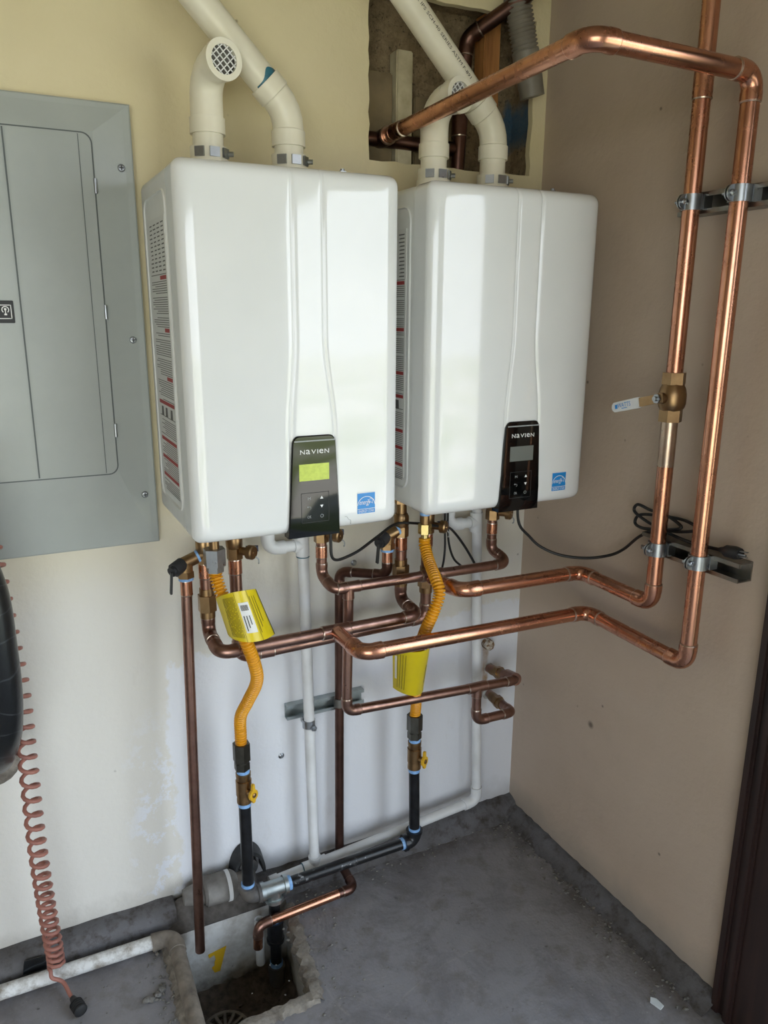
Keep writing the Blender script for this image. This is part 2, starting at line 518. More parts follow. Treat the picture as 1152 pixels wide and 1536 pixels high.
def text_geo(s, size):
    cu = bpy.data.curves.new('txt', 'FONT')
    cu.body = s; cu.size = size; cu.resolution_u = 2
    o = bpy.data.objects.new('txt', cu)
    COL.objects.link(o)
    me = bpy.data.meshes.new_from_object(o.evaluated_get(bpy.context.evaluated_depsgraph_get()))
    vs = [(v.co.x, v.co.y) for v in me.vertices]
    fs = [tuple(p.vertices) for p in me.polygons]
    bpy.data.objects.remove(o); bpy.data.curves.remove(cu); bpy.data.meshes.remove(me)
    return vs, fs
def put_text(mb, s, size, fn, w=None, h=None, shear=0.0):
    """fn maps (u, v), centred on the words, to a point; w and h stretch the words to a size"""
    vs, fs = text_geo(s, size)
    x0, x1 = min(v[0] for v in vs), max(v[0] for v in vs)
    y0, y1 = min(v[1] for v in vs), max(v[1] for v in vs)
    kx = (w / (x1 - x0)) if w else 1
    ky = (h / (y1 - y0)) if h else (kx if w else 1)
    mb.add([fn((v[0] - (x0 + x1) / 2) * kx + shear * (v[1] - y0) * ky, (v[1] - (y0 + y1) / 2) * ky) for v in vs], fs)
    return mb

# ------------------------------------------------------------------ pipes
def arc(c0, d1, d2, rb):
    """points of a bend at corner c0 from direction d1 into d2"""
    th = d1.angle(d2)
    tl = rb * math.tan(th / 2)
    a = c0 - d1 * tl
    n = (d2 - d1 * d1.dot(d2)).normalized()
    ctr = a + n * rb
    k = max(4, int(th / 0.2) + 1)
    return [ctr + (-n * math.cos(th * i / k) + d1 * math.sin(th * i / k)) * rb for i in range(k + 1)], tl

def run(root, pts, r, mat, fit=None, rb=1.75, sock=1.15, ring=True, seg=20, pname='pipe', ename='elbow', g=1.1):
    """straight pipes and bend fittings along a polyline, each a part; solder rings as sub-parts"""
    fit = fit or mat
    pts = [V(p) for p in pts]
    start = pts[0]
    for i in range(1, len(pts)):
        d1 = (pts[i] - pts[i - 1]).normalized()
        if i == len(pts) - 1:
            MB().cyl(start, pts[i], r, seg=seg).build(pname, mat, root)
            break
        d2 = (pts[i + 1] - pts[i]).normalized()
        bend, tl = arc(pts[i], d1, d2, r * rb)
        s = r * sock
        a, b = bend[0] - d1 * s, bend[-1] + d2 * s
        MB().cyl(start, a + d1 * (s * 0.6), r, seg=seg).build(pname, mat, root)
        path = [a, a + d1 * s * 0.8] + bend + [b - d2 * s * 0.8, b]
        rad = [r * g * 1.03, r * g * 1.03] + [r * g * 0.99] * len(bend) + [r * g * 1.03, r * g * 1.03]
        e = MB().tube(path, rad, seg).build(ename, fit, root)
        if ring:
            for o_, d_ in ((a - d1 * 0.0015, d1), (b + d2 * 0.0015, -d2)):
                MB().lathe(o_, d_, [(0, r * 1.005), (0.0007, r * g * 0.99), (0.003, r * g * 1.045)], seg).build('solder_ring', 'solder', e)
        start = b - d2 * (s * 0.6)
def tee(root, c, dm, db, r, mat, L=2.3, Lb=2.2, g=1.1, ring=True, seg=20):
    c, dm, db = V(c), nrm(dm), nrm(db)
    m = MB()
    m.tube([c - dm * r * L, c - dm * r * (L - 1), c + dm * r * (L - 1), c + dm * r * L], [r * g * 1.03, r * g, r * g, r * g * 1.03], seg)
    m.tube([c, c + db * r * (Lb - 0.5), c + db * r * Lb], [r * g, r * g, r * g * 1.03], seg)
    e = m.build('tee', mat, root)
    if ring:
        for o, d in ((c - dm * r * L, dm), (c + dm * r * L, -dm), (c + db * r * Lb, -db)):
            MB().lathe(o - d * 0.0015, d, [(0, r * 1.005), (0.0007, r * g * 0.99), (0.003, r * g * 1.045)], seg).build('solder_ring', 'solder', e)
    return e
def coupling(root, p, d, r, L, mat, name='coupling', g=1.1, ring=True):
    p, d = V(p), nrm(d)
    e = MB().tube([p - d * L / 2, p + d * L / 2], r * g, 20).build(name, mat, root)
    if ring:
        for s in (-1, 1):
            MB().lathe(p + d * s * (L / 2 + 0.0015), d * -s, [(0, r * 1.005), (0.0007, r * g), (0.003, r * g * 1.03)], 20).build('solder_ring', 'solder', e)
    return e
def hexnut(mb, p, q, r):
    return mb.tube([p, q], r, 6)

# ================================================================== THE SETTING
XW = 1.027        # right wall
HX0, HX1, HZ0, HZ1 = 0.527, 0.985, 1.888, 2.243   # opening cut in the back wall
def jag(a, b, n, amp, fix):
    out = []
    for i in range(n + 1):
        t = i / n
        j = 0 if i in (0, n) else random.uniform(-amp, amp)
        x, z = a[0] + (b[0] - a[0]) * t, a[1] + (b[1] - a[1]) * t
        out.append((x + (j if fix == 'x' else 0), z + (j if fix == 'z' else 0)))
    return out
CH = 2.62
left_e = jag((HX0, HZ0), (HX0, HZ1), 14, 0.0035, 'x')
right_e = jag((HX1, HZ0), (HX1, HZ1), 14, 0.003, 'x')
bot_e = jag((HX0, HZ0), (HX1, HZ0), 14, 0.003, 'z')
top_e = jag((HX0, HZ1), (HX1, HZ1), 14, 0.003, 'z')
m = MB()
def flat(poly):
    m.prism(poly, (0, 0, 0), (1, 0, 0), (0, 0, 1), (0, 0.018, 0))
flat([(-3.2, -0.3), (HX0, -0.3), (HX0, HZ0)] + left_e[1:] + [(HX0, CH), (-3.2, CH)])
flat([(HX1, -0.3), (XW + .1, -0.3), (XW + .1, CH), (HX1, CH)] + right_e[::-1])
flat([(HX0, -0.3), (HX1, -0.3)] + bot_e[::-1])
flat(top_e + [(HX1, CH), (HX0, CH)])
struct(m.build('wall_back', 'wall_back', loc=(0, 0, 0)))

# inside of the opening
m = MB()
n = 46
vs = [(HX0 - .04 + (HX1 - HX0 + .08) * i / n, 0.105 + random.uniform(-.006, .006), HZ0 - .06 + (HZ1 - HZ0 + .12) * j / n) for j in range(n + 1) for i in range(n + 1)]
fs = [(j * (n + 1) + i, j * (n + 1) + i + 1, (j + 1) * (n + 1) + i + 1, (j + 1) * (n + 1) + i) for j in range(n) for i in range(n)]
m.add(vs, fs)
m.box(HX0 - .05, HX0 - .012, .018, .11, HZ0 - .05, HZ1 + .05)
m.box(HX1 + .012, HX1 + .05, .018, .11, HZ0 - .05, HZ1 + .05)
m.box(HX0 - .05, HX1 + .05, .018, .11, HZ0 - .06, HZ0 - .014)
m.box(HX0 - .05, HX1 + .05, .018, .11, HZ1 + .02, HZ1 + .06)
struct(m.build('trim_2', 'paper', loc=(HX0, 0.1, HZ0), sharp=80))

# right wall with the garage door opening
m = MB()
m.box(XW, XW + .15, -.9, .018, -.05, CH)
m.box(XW, XW + .15, -3.3, -.9, 2.12, CH)
m.box(XW, XW + .15, -4.05, -3.3, -.05, CH)
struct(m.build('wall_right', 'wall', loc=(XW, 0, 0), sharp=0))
struct(MB().box(-3.35, -3.2, -4.05, .018, -.05, CH).build('wall_left', 'bare', loc=(-3.2, 0, 0), sharp=0))
m = MB()                                   # wall behind the camera, its wide opening added to light the heater fronts
m.box(-3.35, -3.05, -4.05, -3.9, -.05, CH)
m.box(-.25, XW + .15, -4.05, -3.9, -.05, CH)
m.box(-3.05, -.25, -4.05, -3.9, 2.15, CH)
struct(m.build('wall_front', 'bare', loc=(0, -3.9, 0), sharp=0))
struct(MB().box(-3.35, XW + .6, -4.3, .12, CH, CH + .15).build('ceiling', 'ceiling', loc=(0, 0, CH), sharp=0))
# dark jamb of the garage door, a stepped board
m = MB()
m.box(XW - .014, XW + .17, -.965, -.826, 0, 2.15, .004)
m.box(XW - .022, XW + .0, -.84, -.818, 0, 2.15, .005)
m.box(XW - .026, XW - .01, -.872, -.852, 0, 2.15, .005)
struct(m.build('trim_1', 'jamb'))
struct(MB().box(XW - .014, XW + .17, -3.3, -3.18, 0, 2.15, .004).build('trim_3', 'jamb'))
struct(MB().box(XW - .014, XW + .17, -3.3, -.83, 2.08, 2.16, .004).build('trim_4', 'jamb'))

# floor with the sump pit left open
PIT = [(-.04, -.070), (.245, -.070), (.205, -.395), (-.06, -.40)]    # back-left, back-right, front-right, front-left
m = MB()
o = [(-3.3, .0), (XW + .1, .0), (XW + .1, -4.0), (-3.3, -4.0)]
P4 = [(x, y, 0) for x, y in PIT]; O4 = [(x, y, 0) for x, y in o]
m.add(O4 + P4, [(0, 1, 5, 4), (1, 2, 6, 5), (2, 3, 7, 6), (3, 0, 4, 7)])
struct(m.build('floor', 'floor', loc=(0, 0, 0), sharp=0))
struct(MB().add([(-25, -25, -.03), (40, -25, -.03), (40, -3.95, -.03), (-25, -3.95, -.03), (XW + .05, -3.95, -.03), (40, 14, -.03), (XW + .05, 14, -.03)], [(0, 1, 2, 4, 3), (4, 2, 5, 6)]).build('trim_5', 'lawn', loc=(3, 0, -.03), sharp=0))
# pit walls, soil bottom
m = MB()
D = -.225
for (a, b) in zip(PIT, PIT[1:] + PIT[:1]):
    k = 12
    for i in range(k):
        x0, y0 = a[0] + (b[0] - a[0]) * i / k, a[1] + (b[1] - a[1]) * i / k
        x1, y1 = a[0] + (b[0] - a[0]) * (i + 1) / k, a[1] + (b[1] - a[1]) * (i + 1) / k
        m.add([(x0, y0, 0), (x1, y1, 0), (x1, y1, D - .05), (x0, y0, D - .05)], [(0, 1, 2, 3)])
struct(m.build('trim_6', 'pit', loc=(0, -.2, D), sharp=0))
m = MB()
n = 18
vs = []
for j in range(n + 1):
    for i in range(n + 1):
        u, w = i / n, j / n
        x = (PIT[0][0] * (1 - u) + PIT[1][0] * u) * (1 - w) + (PIT[3][0] * (1 - u) + PIT[2][0] * u) * w
        y = -.070 + (-.4 + .070) * w
        edge = min(u, 1 - u, w, 1 - w)
        vs.append((x, y, D + .05 * max(0, .2 - edge) * 3 + random.uniform(-.006, .006)))
m.add(vs, [(j * (n + 1) + i, j * (n + 1) + i + 1, (j + 1) * (n + 1) + i + 1, (j + 1) * (n + 1) + i) for j in range(n) for i in range(n)])
struct(m.build('trim_7', 'dirt', loc=(.1, -.2, D), sharp=80))

# curbs along both walls
def curb(path, prof, name, mat='curb', amp=.003):
    """prof: (out, z) swept along the wall; path: (base point, outward vector)"""
    m = MB()
    k = len(prof)
    vs = []
    for (p, d) in path:
        for (o_, z_) in prof:
            q = V(p) + V(d) * (o_ + (random.uniform(-amp, amp) if 0 < o_ else 0)) + V((0, 0, z_ + random.uniform(-amp, amp) * .6))
            vs.append(q)
    fs = [(i * k + j, i * k + j + 1, (i + 1) * k + j + 1, (i + 1) * k + j) for i in range(len(path) - 1) for j in range(k - 1)]
    m.add(vs, fs)
    return struct(m.build(name, mat, loc=path[0][0], sharp=60))
curb([((-3.2 + (3.16 + .0) * i / 80, 0, 0), (0, -1, 0)) for i in range(81)], [(-.001, .068), (.028, .066), (.046, .060), (.052, .045), (.054, .0), (.07, -.01)], 'baseboard_left')
curb([((-.042 + 1.07 * i / 60, 0, 0), (0, -1, 0)) for i in range(61)], [(-.001, .052), (.016, .050), (.032, .040), (.045, .020), (.056, .006), (.066, -.002)], 'baseboard_back')
curb([((XW, .0 - .828 * i / 50, 0), (-1, 0, 0)) for i in range(51)], [(-.001, .034), (.012, .032), (.022, .018), (.04, .006), (.07, -.006)], 'baseboard_right', amp=.0035)

m = MB()
nx, ny = 30, 10
vs = []
for j in range(ny + 1):
    for i in range(nx + 1):
        u, w = i / nx, j / ny
        x, y = -.075 + .265 * u, -.02 - .052 * w
        h = (.076 * (1 - w) + .003) * (1 - (2 * u - 1) ** 8) + random.uniform(-.003, .003)
        vs.append((x, y, h - (.02 if j == 0 else 0)))
m.add(vs, [(j * (nx + 1) + i, j * (nx + 1) + i + 1, (j + 1) * (nx + 1) + i + 1, (j + 1) * (nx + 1) + i) for j in range(ny) for i in range(nx)])
struct(m.build('trim_11', 'heap', loc=(.08, -.05, 0), sharp=80))
# broken concrete lip round the pit
def lip(a, b, w, h, n=26):
    m = MB()
    a, b = V(a), V(b)
    d = (b - a).normalized(); s = V((-d.y, d.x, 0))
    vs = []
    for i in range(n + 1):
        p = a.lerp(b, i / n)
        j = [random.uniform(-.006, .006) for _ in range(4)]
        for k, (o_, z_) in enumerate(((-w * .5, -.02), (-w * .35, h * .8), (w * .3, h), (w * .6, -.004))):
            vs.append(p + s * (o_ + j[k]) + V((0, 0, z_ + (j[k] * .4 if 0 < k < 3 else 0))))
    m.add(vs, [(i * 4 + k, i * 4 + k + 1, i * 4 + k + 5, i * 4 + k + 4) for i in range(n) for k in range(3)])
    return m
struct(lip((.243, -.10, 0), (.204, -.41, 0), .035, .012).build('trim_8', 'rim', sharp=70))
struct(lip((.21, -.397, 0), (-.06, -.405, 0), .035, .012).build('trim_9', 'rim', sharp=70))
struct(lip((-.075, -.46, 0), (-.06, -.10, 0), .05, .012).build('trim_10', 'rim', sharp=70))

# ================================================================== ELECTRICAL PANEL
ep = thing('electrical_panel', (-.26, 0, 1.033), 'grey steel breaker panel cover with hinged door, left of the white heaters', 'panel')
x0, x1, z0, z1 = -.62, -.012, 1.033, 1.941
ix0, ix1, iz0, iz1 = -.54, -.088, 1.197, 1.882
def rect(a, b, c, d, y):
    return [(a, y, c), (b, y, c), (b, y, d), (a, y, d)]
m = MB()
lay = [rect(x0, x1, z0, z1, -.001), rect(x0, x1, z0, z1, -.019), rect(x0 + .003, x1 - .003, z0 + .003, z1 - .003, -.0215), rect(x0 + .016, x1 - .016, z0 + .018, z1 - .012, -.0225), rect(ix0, ix1, iz0, iz1, -.034)]
for A, B in zip(lay, lay[1:]):
    for i in range(4):
        j = (i + 1) % 4
        m.add([A[i], A[j], B[j], B[i]], [(0, 1, 2, 3)])
m.add(lay[-1], [(0, 1, 2, 3)])
m.build('cover', 'panel', ep, sharp=12)
def rrect(a, b, c, d, r, n=6, corners=(1, 1, 1, 1)):
    out = []
    for (cx, cz, s, on) in ((b - r, c + r, -PI / 2, corners[0]), (b - r, d - r, 0, corners[1]), (a + r, d - r, PI / 2, corners[2]), (a + r, c + r, PI, corners[3])):
        if on:
            out += [(cx + r * math.cos(s + PI / 2 * i / n), cz + r * math.sin(s + PI / 2 * i / n)) for i in range(n + 1)]
        else:
            out.append((cx + r * (1 if math.cos(s + PI / 4) > 0 else -1), cz + r * (1 if math.sin(s + PI / 4) > 0 else -1)))
    return out
XA, ZA = V((1, 0, 0)), V((0, 0, 1))
m = MB(); m.prism(rrect(ix0, ix1 - .002, iz0 + .002, iz1 - .002, .02), (0, -.034, 0), XA, ZA, (0, -.0008, 0)); m.build('door_seam', 'panel_gap', ep)
dr = MB()
dr.prism(rrect(ix0 + .002, ix1 - .005, iz0 + .005, iz1 - .005, .018), (0, -.0346, 0), XA, ZA, (0, -.0030, 0))
dr.box(-.246, -.117, -.0392, -.0374, iz0 + .007, iz1 - .007, .0008)
dr.box(-.53, -.252, -.0389, -.0374, iz0 + .007, iz1 - .007, .0008)
door = dr.build('door', 'panel', ep)
m = MB(); m.box(-.1175, -.1155, -.0380, -.0370, iz0 + .007, iz1 - .007); m.box(-.2505, -.2475, -.0380, -.0370, iz0 + .007, iz1 - .007)
m.build('door_crease', 'panel_gap', door)
for z in (1.782, 1.540, 1.295):
    MB().cyl((-.0905, -.0375, z - .014), (-.0905, -.0375, z + .014), .0034, seg=12).build('hinge', 'steel', ep)
for (x, z) in ((-.037, 1.821), (-.039, 1.483), (-.038, 1.146)):
    s = MB().lathe((x, -.0225, z), (0, -1, 0), [(0, .0075), (.003, .0075), (.0055, .0055), (.006, .002)], 16).build('screw', 'steel', ep)
    m = MB(); m.box(x - .0045, x + .0045, -.0292, -.0275, z - .0009, z + .0009); m.box(x - .0009, x + .0009, -.0292, -.0275, z - .0045, z + .0045); m.build('screw_slot', 'ink_black', s)
la = MB().box(-.335, -.262, -.0412, -.0385, 1.518, 1.561, .001).build('latch', 'black', ep, label='black latch plate with a white lamp symbol')
m = MB()
for a, b, c, d in ((-.33, -.2665, 1.5515, 1.5530), (-.33, -.2665, 1.5260, 1.5275), (-.268, -.2665, 1.526, 1.553), (-.33, -.3285, 1.526, 1.553)):
    m.box(a, b, -.0416, -.0411, c, d)
cx, cz = -.2775, 1.5435
for i in range(18):
    a0, a1 = -0.9 + i * (PI + 1.8) / 18, -0.9 + (i + 1) * (PI + 1.8) / 18
    q = [(cx + r_ * math.cos(a_), -.0416, cz + r_ * math.sin(a_)) for r_, a_ in ((.0052, a0), (.0068, a0), (.0068, a1), (.0052, a1))]
    m.add(q, [(0, 1, 2, 3)])
m.box(cx - .002, cx + .002, -.0417, -.0411, cz - .001, cz + .003)
m.box(cx - .0025, cx + .0025, -.0417, -.0411, cz - .0105, cz - .0075)
m.box(cx - .0008, cx + .0008, -.0417, -.0411, cz - .0075, cz)
m.build('latch_symbol', 'ink_white', la)

# ================================================================== WATER HEATERS
W, H, YB, ZT = .44, .697, -.01, 1.801
ZB = ZT - H
def ell(t):
    t = min(max(t, 0), 1)
    return math.sqrt(1 - (1 - t) ** 2)
def sstep(a, b, x):
    t = min(max((x - a) / (b - a), 0), 1)
    return t * t * (3 - 2 * t)
def groove_l(z): return .1975 + .0125 * sstep(1.30, 1.50, z)
def groove_r(z): return .291 - .0195 * sstep(1.30, 1.50, z)
def front_y(x, z, xl, xr):
    ex = ell(min(x - xl, xr - x) / .036)
    ez = ell(min(z - ZB, ZT - z) / .026)
    bulge = .004 * (1 - ((x - W / 2) / (W / 2)) ** 2)
    y = -.312 - (.0225 + bulge) * ex * ez
    fade = ez * sstep(1.15, 1.2, z) if False else ez
    for gx, dp in ((groove_l(z), .0022), (groove_r(z), .0030)):
        y += dp * math.exp(-((x - gx) / .0032) ** 2) * fade * (1 if z > 1.2 else 0)
    return y
def outline_inset(z, r=.02):
    d = min(z - ZB, ZT - z)
    return 0 if d >= r else r - math.sqrt(max(r * r - (r - d) ** 2, 0))
def cover_mesh():
    m = MB()
    zs = []
    for t in (0, .0015, .004, .0075, .011, .015, .02, .026):
        zs += [ZB + t, ZT - t]
    zs += [ZB + .026 + (H - .052) * i / 46 for i in range(1, 46)]
    zs = sorted(zs)
    rows = []
    for z in zs:
        ins = outline_inset(z)
        xl, xr = ins, W - ins
        xs = [xl + t for t in (0, .0006, .002, .0045, .008, .013, .019, .027, .037)]
        gl, gr = groove_l(z), groove_r(z)
        xs += [.037 + (gl - .012 - .037) * i / 8 + ins * 0 for i in range(2, 9)]
        xs += [gl + o for o in (-.008, -.005, -.0035, -.002, 0, .002, .0035, .005, .008)]
        xs += [gl + .012 + (gr - .024 - gl) * i / 4 for i in range(5)]
        xs += [gr + o for o in (-.008, -.005, -.0035, -.002, 0, .002, .0035, .005, .008)]
        xs += [gr + .012 + (W - .037 - gr - .012) * i / 8 for i in range(0, 8)]
        xs += [xr - t for t in (.037, .027, .019, .013, .008, .0045, .002, .0006, 0)]
        rows.append(([(x, front_y(x, z, xl, xr), z) for x in xs]))
    k = len(rows[0])
    vs = [p for r_ in rows for p in r_]
    fs = [(i * k + j, i * k + j + 1, (i + 1) * k + j + 1, (i + 1) * k + j) for i in range(len(rows) - 1) for j in range(k - 1)]
    m.add(vs, fs)
    # skirt back to the seam
    loop = [r_[0] for r_ in rows] + rows[-1][1:] + [r_[-1] for r_ in rows[::-1]][1:] + rows[0][-2:0:-1]
    n = len(loop)
    m.add(loop + [(p[0], -.262, p[2]) for p in loop], [(i, (i + 1) % n, (i + 1) % n + n, i + n) for i in range(n)])
    return m
def outline(ins, r=.02, n=6):
    return rrect(ins, W - ins, ZB + ins, ZT - ins, r, n)
cm = cover_mesh()
arrow_up = [(-1, -.8), (1, -.8), (0, 1)]
def heater(dx, label, lcd):
    root = thing('water_heater', (dx, 0, ZB), label, 'heater', 'white wall hung heaters')
    def sh(mb):
        mb.v = [p + V((dx, 0, 0)) for p in mb.v]
        return mb
    c = MB(); c.v = [p.copy() for p in cm.v]; c.f = list(cm.f)
    sh(c).build('front_cover', 'white_gloss', root, sharp=50)
    # casing behind the seam, with the raised frame pressed into its left side
    m = MB()
    m.prism(outline(.0012), (0, -.264, 0), XA, ZA, (0, .254, 0))
    cas = sh(m).build('casing', 'casing', root)
    m = MB()
    fr = rrect(-.248, -.036, ZB + .045, ZT - .04, .03)
    fi = rrect(-.243, -.041, ZB + .05, ZT - .045, .026)
    n = len(fr)
    A = [(.0012, p[0], p[1]) for p in fr]; B = [(-.0016, (p[0] + q[0]) / 2, (p[1] + q[1]) / 2) for p, q in zip(fr, fi)]; C_ = [(.0012, p[0], p[1]) for p in fi]
    m.add(A + B + C_, [(i, (i + 1) % n, (i + 1) % n + n, i + n) for i in range(n)] + [(i + n, (i + 1) % n + n, (i + 1) % n + 2 * n, i + 2 * n) for i in range(n)])
    sh(m).build('pressed_frame', 'casing', cas)
    # seam
    # side instruction label with printed lines
    lab = sh(MB().box(.0002, .0014, -.228, -.066, ZB + .07, ZT - .085)).build('instruction_label', 'label', root, label='instruction sheet on the side, small lines and red bars')
    m, mr = MB(), MB()
    rnd = random.Random(3)
    z = ZT - .095
    ya, yb = -.222, -.072
    for i in range(12):                      # table
        for c_ in range(4):
            w_ = (yb - ya) / 4
            m.add([(-.0001, ya + c_ * w_ + .002, z), (-.0001, ya + (c_ + 1) * w_ - rnd.uniform(.006, .02), z), (-.0001, ya + (c_ + 1) * w_ - .01, z - .0024), (-.0001, ya + c_ * w_ + .002, z - .0024)], [(0, 1, 2, 3)])
        z -= .0078
    bars = {1: .4, 23: .3, 44: .35, 55: 1.0, 72: 1.0, 80: 1.0, 88: 1.0}
    for i in range(96):
        if i in bars:
            w_ = (yb - ya) * bars[i]
            mr.add([(-.0002, ya, z + .001), (-.0002, ya + w_, z + .001), (-.0002, ya + w_, z - .0065), (-.0002, ya, z - .0065)], [(0, 1, 2, 3)])
            z -= .009
            continue
        if 56 <= i <= 60:
            if i == 58:
                for q in (-.2, -.15, -.11):
                    m.add([(-.0001, q, z + .006), (-.0001, q + .018, z + .006), (-.0001, q + .022, z - .014), (-.0001, q - .002, z - .014)], [(0, 1, 2, 3)])
        elif i % 9 == 8:
            pass
        else:
            e = yb - rnd.uniform(0, .05) * (rnd.random() < .5)
            m.add([(-.0001, ya, z), (-.0001, e, z), (-.0001, e, z - .0015), (-.0001, ya, z - .0015)], [(0, 1, 2, 3)])
        z -= .0043
    sh(m).build('printed_lines', 'ink_fine', lab, kind='stuff')
    sh(mr).build('red_bar', 'ink_red', lab, kind='stuff')
    # control panel
    pz0, pz1 = ZB - .006, 1.306
    def px(z, s):
        t = (z - pz0) / (pz1 - pz0)
        return (.1870 + .0130 * t) if s < 0 else (.2985 - .0085 * max(0, t - .25) / .75)
    rr = .013
    poly = [(px(pz0, -1), pz0), (px(pz0, 1), pz0)]
    for zz in (1.15, 1.20, 1.25, pz1 - rr):
        poly.append((px(zz, 1), zz))
    for i in range(1, 6):
        a = PI / 2 * i / 6; poly.append((px(pz1, 1) - rr + rr * math.cos(a), pz1 - rr + rr * math.sin(a)))
    poly.append((px(pz1, 1) - rr, pz1)); poly.append((px(pz1, -1) + rr, pz1))
    for i in range(1, 6):
        a = PI / 2 + PI / 2 * i / 6; poly.append((px(pz1, -1) + rr + rr * math.cos(a), pz1 - rr + rr * math.sin(a)))
    for zz in (pz1 - rr, 1.25, 1.20, 1.15):
        poly.append((px(zz, -1), zz))
    n = len(poly)
    cx_, cz_ = .246, 1.2
    yf = -.3440
    m = MB()
    A = [(p[0], -.316, p[1]) for p in poly]; B = [(p[0], yf + .002, p[1]) for p in poly]
    C_ = [(cx_ + (p[0] - cx_) * .965, yf, cz_ + (p[1] - cz_) * .982 + (.012 if p[1] < pz0 + .001 else 0)) for p in poly]
    m.add(A + B + C_, [(i, (i + 1) % n, (i + 1) % n + n, i + n) for i in range(n)] + [(i + n, (i + 1) % n + n, (i + 1) % n + 2 * n, i + 2 * n) for i in range(n)] + [tuple(range(2 * n, 3 * n))])
    cp = sh(m).build('control_panel', 'black_gloss', root)
    F = lambda ox, oz, d=.0006: (lambda u, v: (dx + ox + u, yf - d, oz + v))
    MB().box(dx + .2025, dx + .2895, yf - .0006, yf + .001, 1.2945, 1.2970).build('highlight_strip', 'ink_grey', cp)  # light grey strip paints in the highlight along the panel's top bevel
    m = MB()
    word = [('N', .0105), ('a', .0095), ('V', .011), ('I', .0026), ('e', .0095), ('N', .0105)]
    tw = sum(w_ for _, w_ in word) + 5 * .0017
    x = -tw / 2
    for ch, w_ in word:
        put_text(m, ch, .01, F(.245 + x + w_ / 2, 1.274), w=w_ - .0008, h=.0088)
        x += w_ + .0017
    m.build('logo', 'ink_white', cp)
    MB().box(dx + .2115, dx + .2755, yf - .0008, yf + .001, 1.2155, 1.2495).build('display', lcd, cp, label='display painted with yellow green reflection' if lcd == 'lcd_reflect' else 'grey blank display')
    m = MB()
    for a, b, c_, d in ((.2145, .2745, 1.1895, 1.1905), (.2145, .2745, 1.1285, 1.1295), (.2145, .2155, 1.1285, 1.1905), (.2735, .2745, 1.1285, 1.1905)):
        m.box(dx + a, dx + b, yf - .0004, yf + .001, c_, d)
    m.build('key_frame', 'black', cp)
    m = MB(); put_text(m, 'M', .008, F(.2315, 1.179), h=.0058, w=.0062); m.build('menu_key', 'ink_grey', cp)
    m = MB(); put_text(m, 'OK', .008, F(.2315, 1.1405), h=.0058, w=.0085); m.build('ok_key', 'ink_grey', cp)
    for zz, s in ((1.179, 1), (1.161, -1)):
        m = MB(); m.add([F(.2585, zz)(p[0] * .0036, p[1] * .0034 * s) for p in arrow_up], [(0, 1, 2)]); m.build('arrow_key', 'ink_white', cp)
    m = MB()
    def arcstrip(fn, r0, r1, a0, a1, n=14):
        for i in range(n):
            p, q = a0 + (a1 - a0) * i / n, a0 + (a1 - a0) * (i + 1) / n
            m.add([fn(r0 * math.cos(p), r0 * math.sin(p)), fn(r1 * math.cos(p), r1 * math.sin(p)), fn(r1 * math.cos(q), r1 * math.sin(q)), fn(r0 * math.cos(q), r0 * math.sin(q))], [(0, 1, 2, 3)])
    arcstrip(F(.2585, 1.1405), .0028, .0036, PI / 2 + .6, PI / 2 + 2 * PI - .6)
    m.add([F(.2585, 1.1405)(*p) for p in ((-.0004, .001), (.0004, .001), (.0004, .0042), (-.0004, .0042))], [(0, 1, 2, 3)])
    m.build('power_key', 'ink_grey', cp)
    m = MB()
    arcstrip(F(.2325, 1.159), .0021, .0028, -PI / 2, PI / 2, 8)
    m.add([F(.2325, 1.159)(*p) for p in ((-.004, .0021), (0, .0021), (0, .0028), (-.004, .0028))], [(0, 1, 2, 3)])
    m.add([F(.2325, 1.159)(*p) for p in ((-.006, .00245), (-.003, .0045), (-.003, .0004))], [(0, 1, 2)])
    m.build('return_key', 'ink_grey', cp)
    # energy label
    lx, lz, lw, lh = .3615, 1.155, .0205, .0225
    m = MB()
    N = 8
    vs = []
    for i in range(N + 1):
        for j in range(2):
            x = lx - lw + 2 * lw * i / N
            z = lz - lh + 2 * lh * j
            vs.append((x, front_y(x, lz, 0, W) - .0008, z))
    m.add(vs, [(i * 2, i * 2 + 2, i * 2 + 3, i * 2 + 1) for i in range(N)])
    el = sh(m).build('rating_sticker', 'blue_label', root, label='blue and white rating sticker')
    G = lambda ox, oz: (lambda u, v: (dx + lx + ox + u, front_y(lx + ox + u, lz, 0, W) - .0014, lz + oz + v))
    m = MB()
    arcstrip(G(0, -.006), .0195, .0208, .10, PI - .10, 20)
    # star outline
    st = [(r_ * math.cos(PI / 2 + k * PI / 5), r_ * math.sin(PI / 2 + k * PI / 5)) for k, r_ in enumerate([.0082, .0036] * 5)]
    for i in range(10):
        p, q = st[i], st[(i + 1) % 10]
        m.add([G(.0105, .0045)(p[0] * s, p[1] * s) for p, s in ((st[i], 1), (st[(i + 1) % 10], 1), (st[(i + 1) % 10], .78), (st[i], .78))], [(0, 1, 2, 3)])
    put_text(m, 'energy', .012, G(-.0055, -.001), w=.025, h=.0105, shear=.3)
    for a, b, c_, d in ((-.0205, .0205, -.0128, -.0118), (-.0205, .0205, -.0225, -.0218), (-.0205, .0205, .0217, .0225)):
        m.add([G(0, 0)(a, c_), G(0, 0)(b, c_), G(0, 0)(b, d), G(0, 0)(a, d)], [(0, 1, 2, 3)])
    put_text(m, 'ENERGY STAR', .006, G(0, -.0172), w=.036, h=.0058)
    m.build('sticker_print', 'ink_white', el)
    # clip and screw on the top edge
    m = MB(); m.box(dx + .328, dx + .344, -.29, -.276, ZT - .004, ZT + .006, .002); m.cyl((dx + .336, -.283, ZT + .005), (dx + .336, -.283, ZT + .010), .0045, seg=10); m.build('cover_latch', 'steel', root)
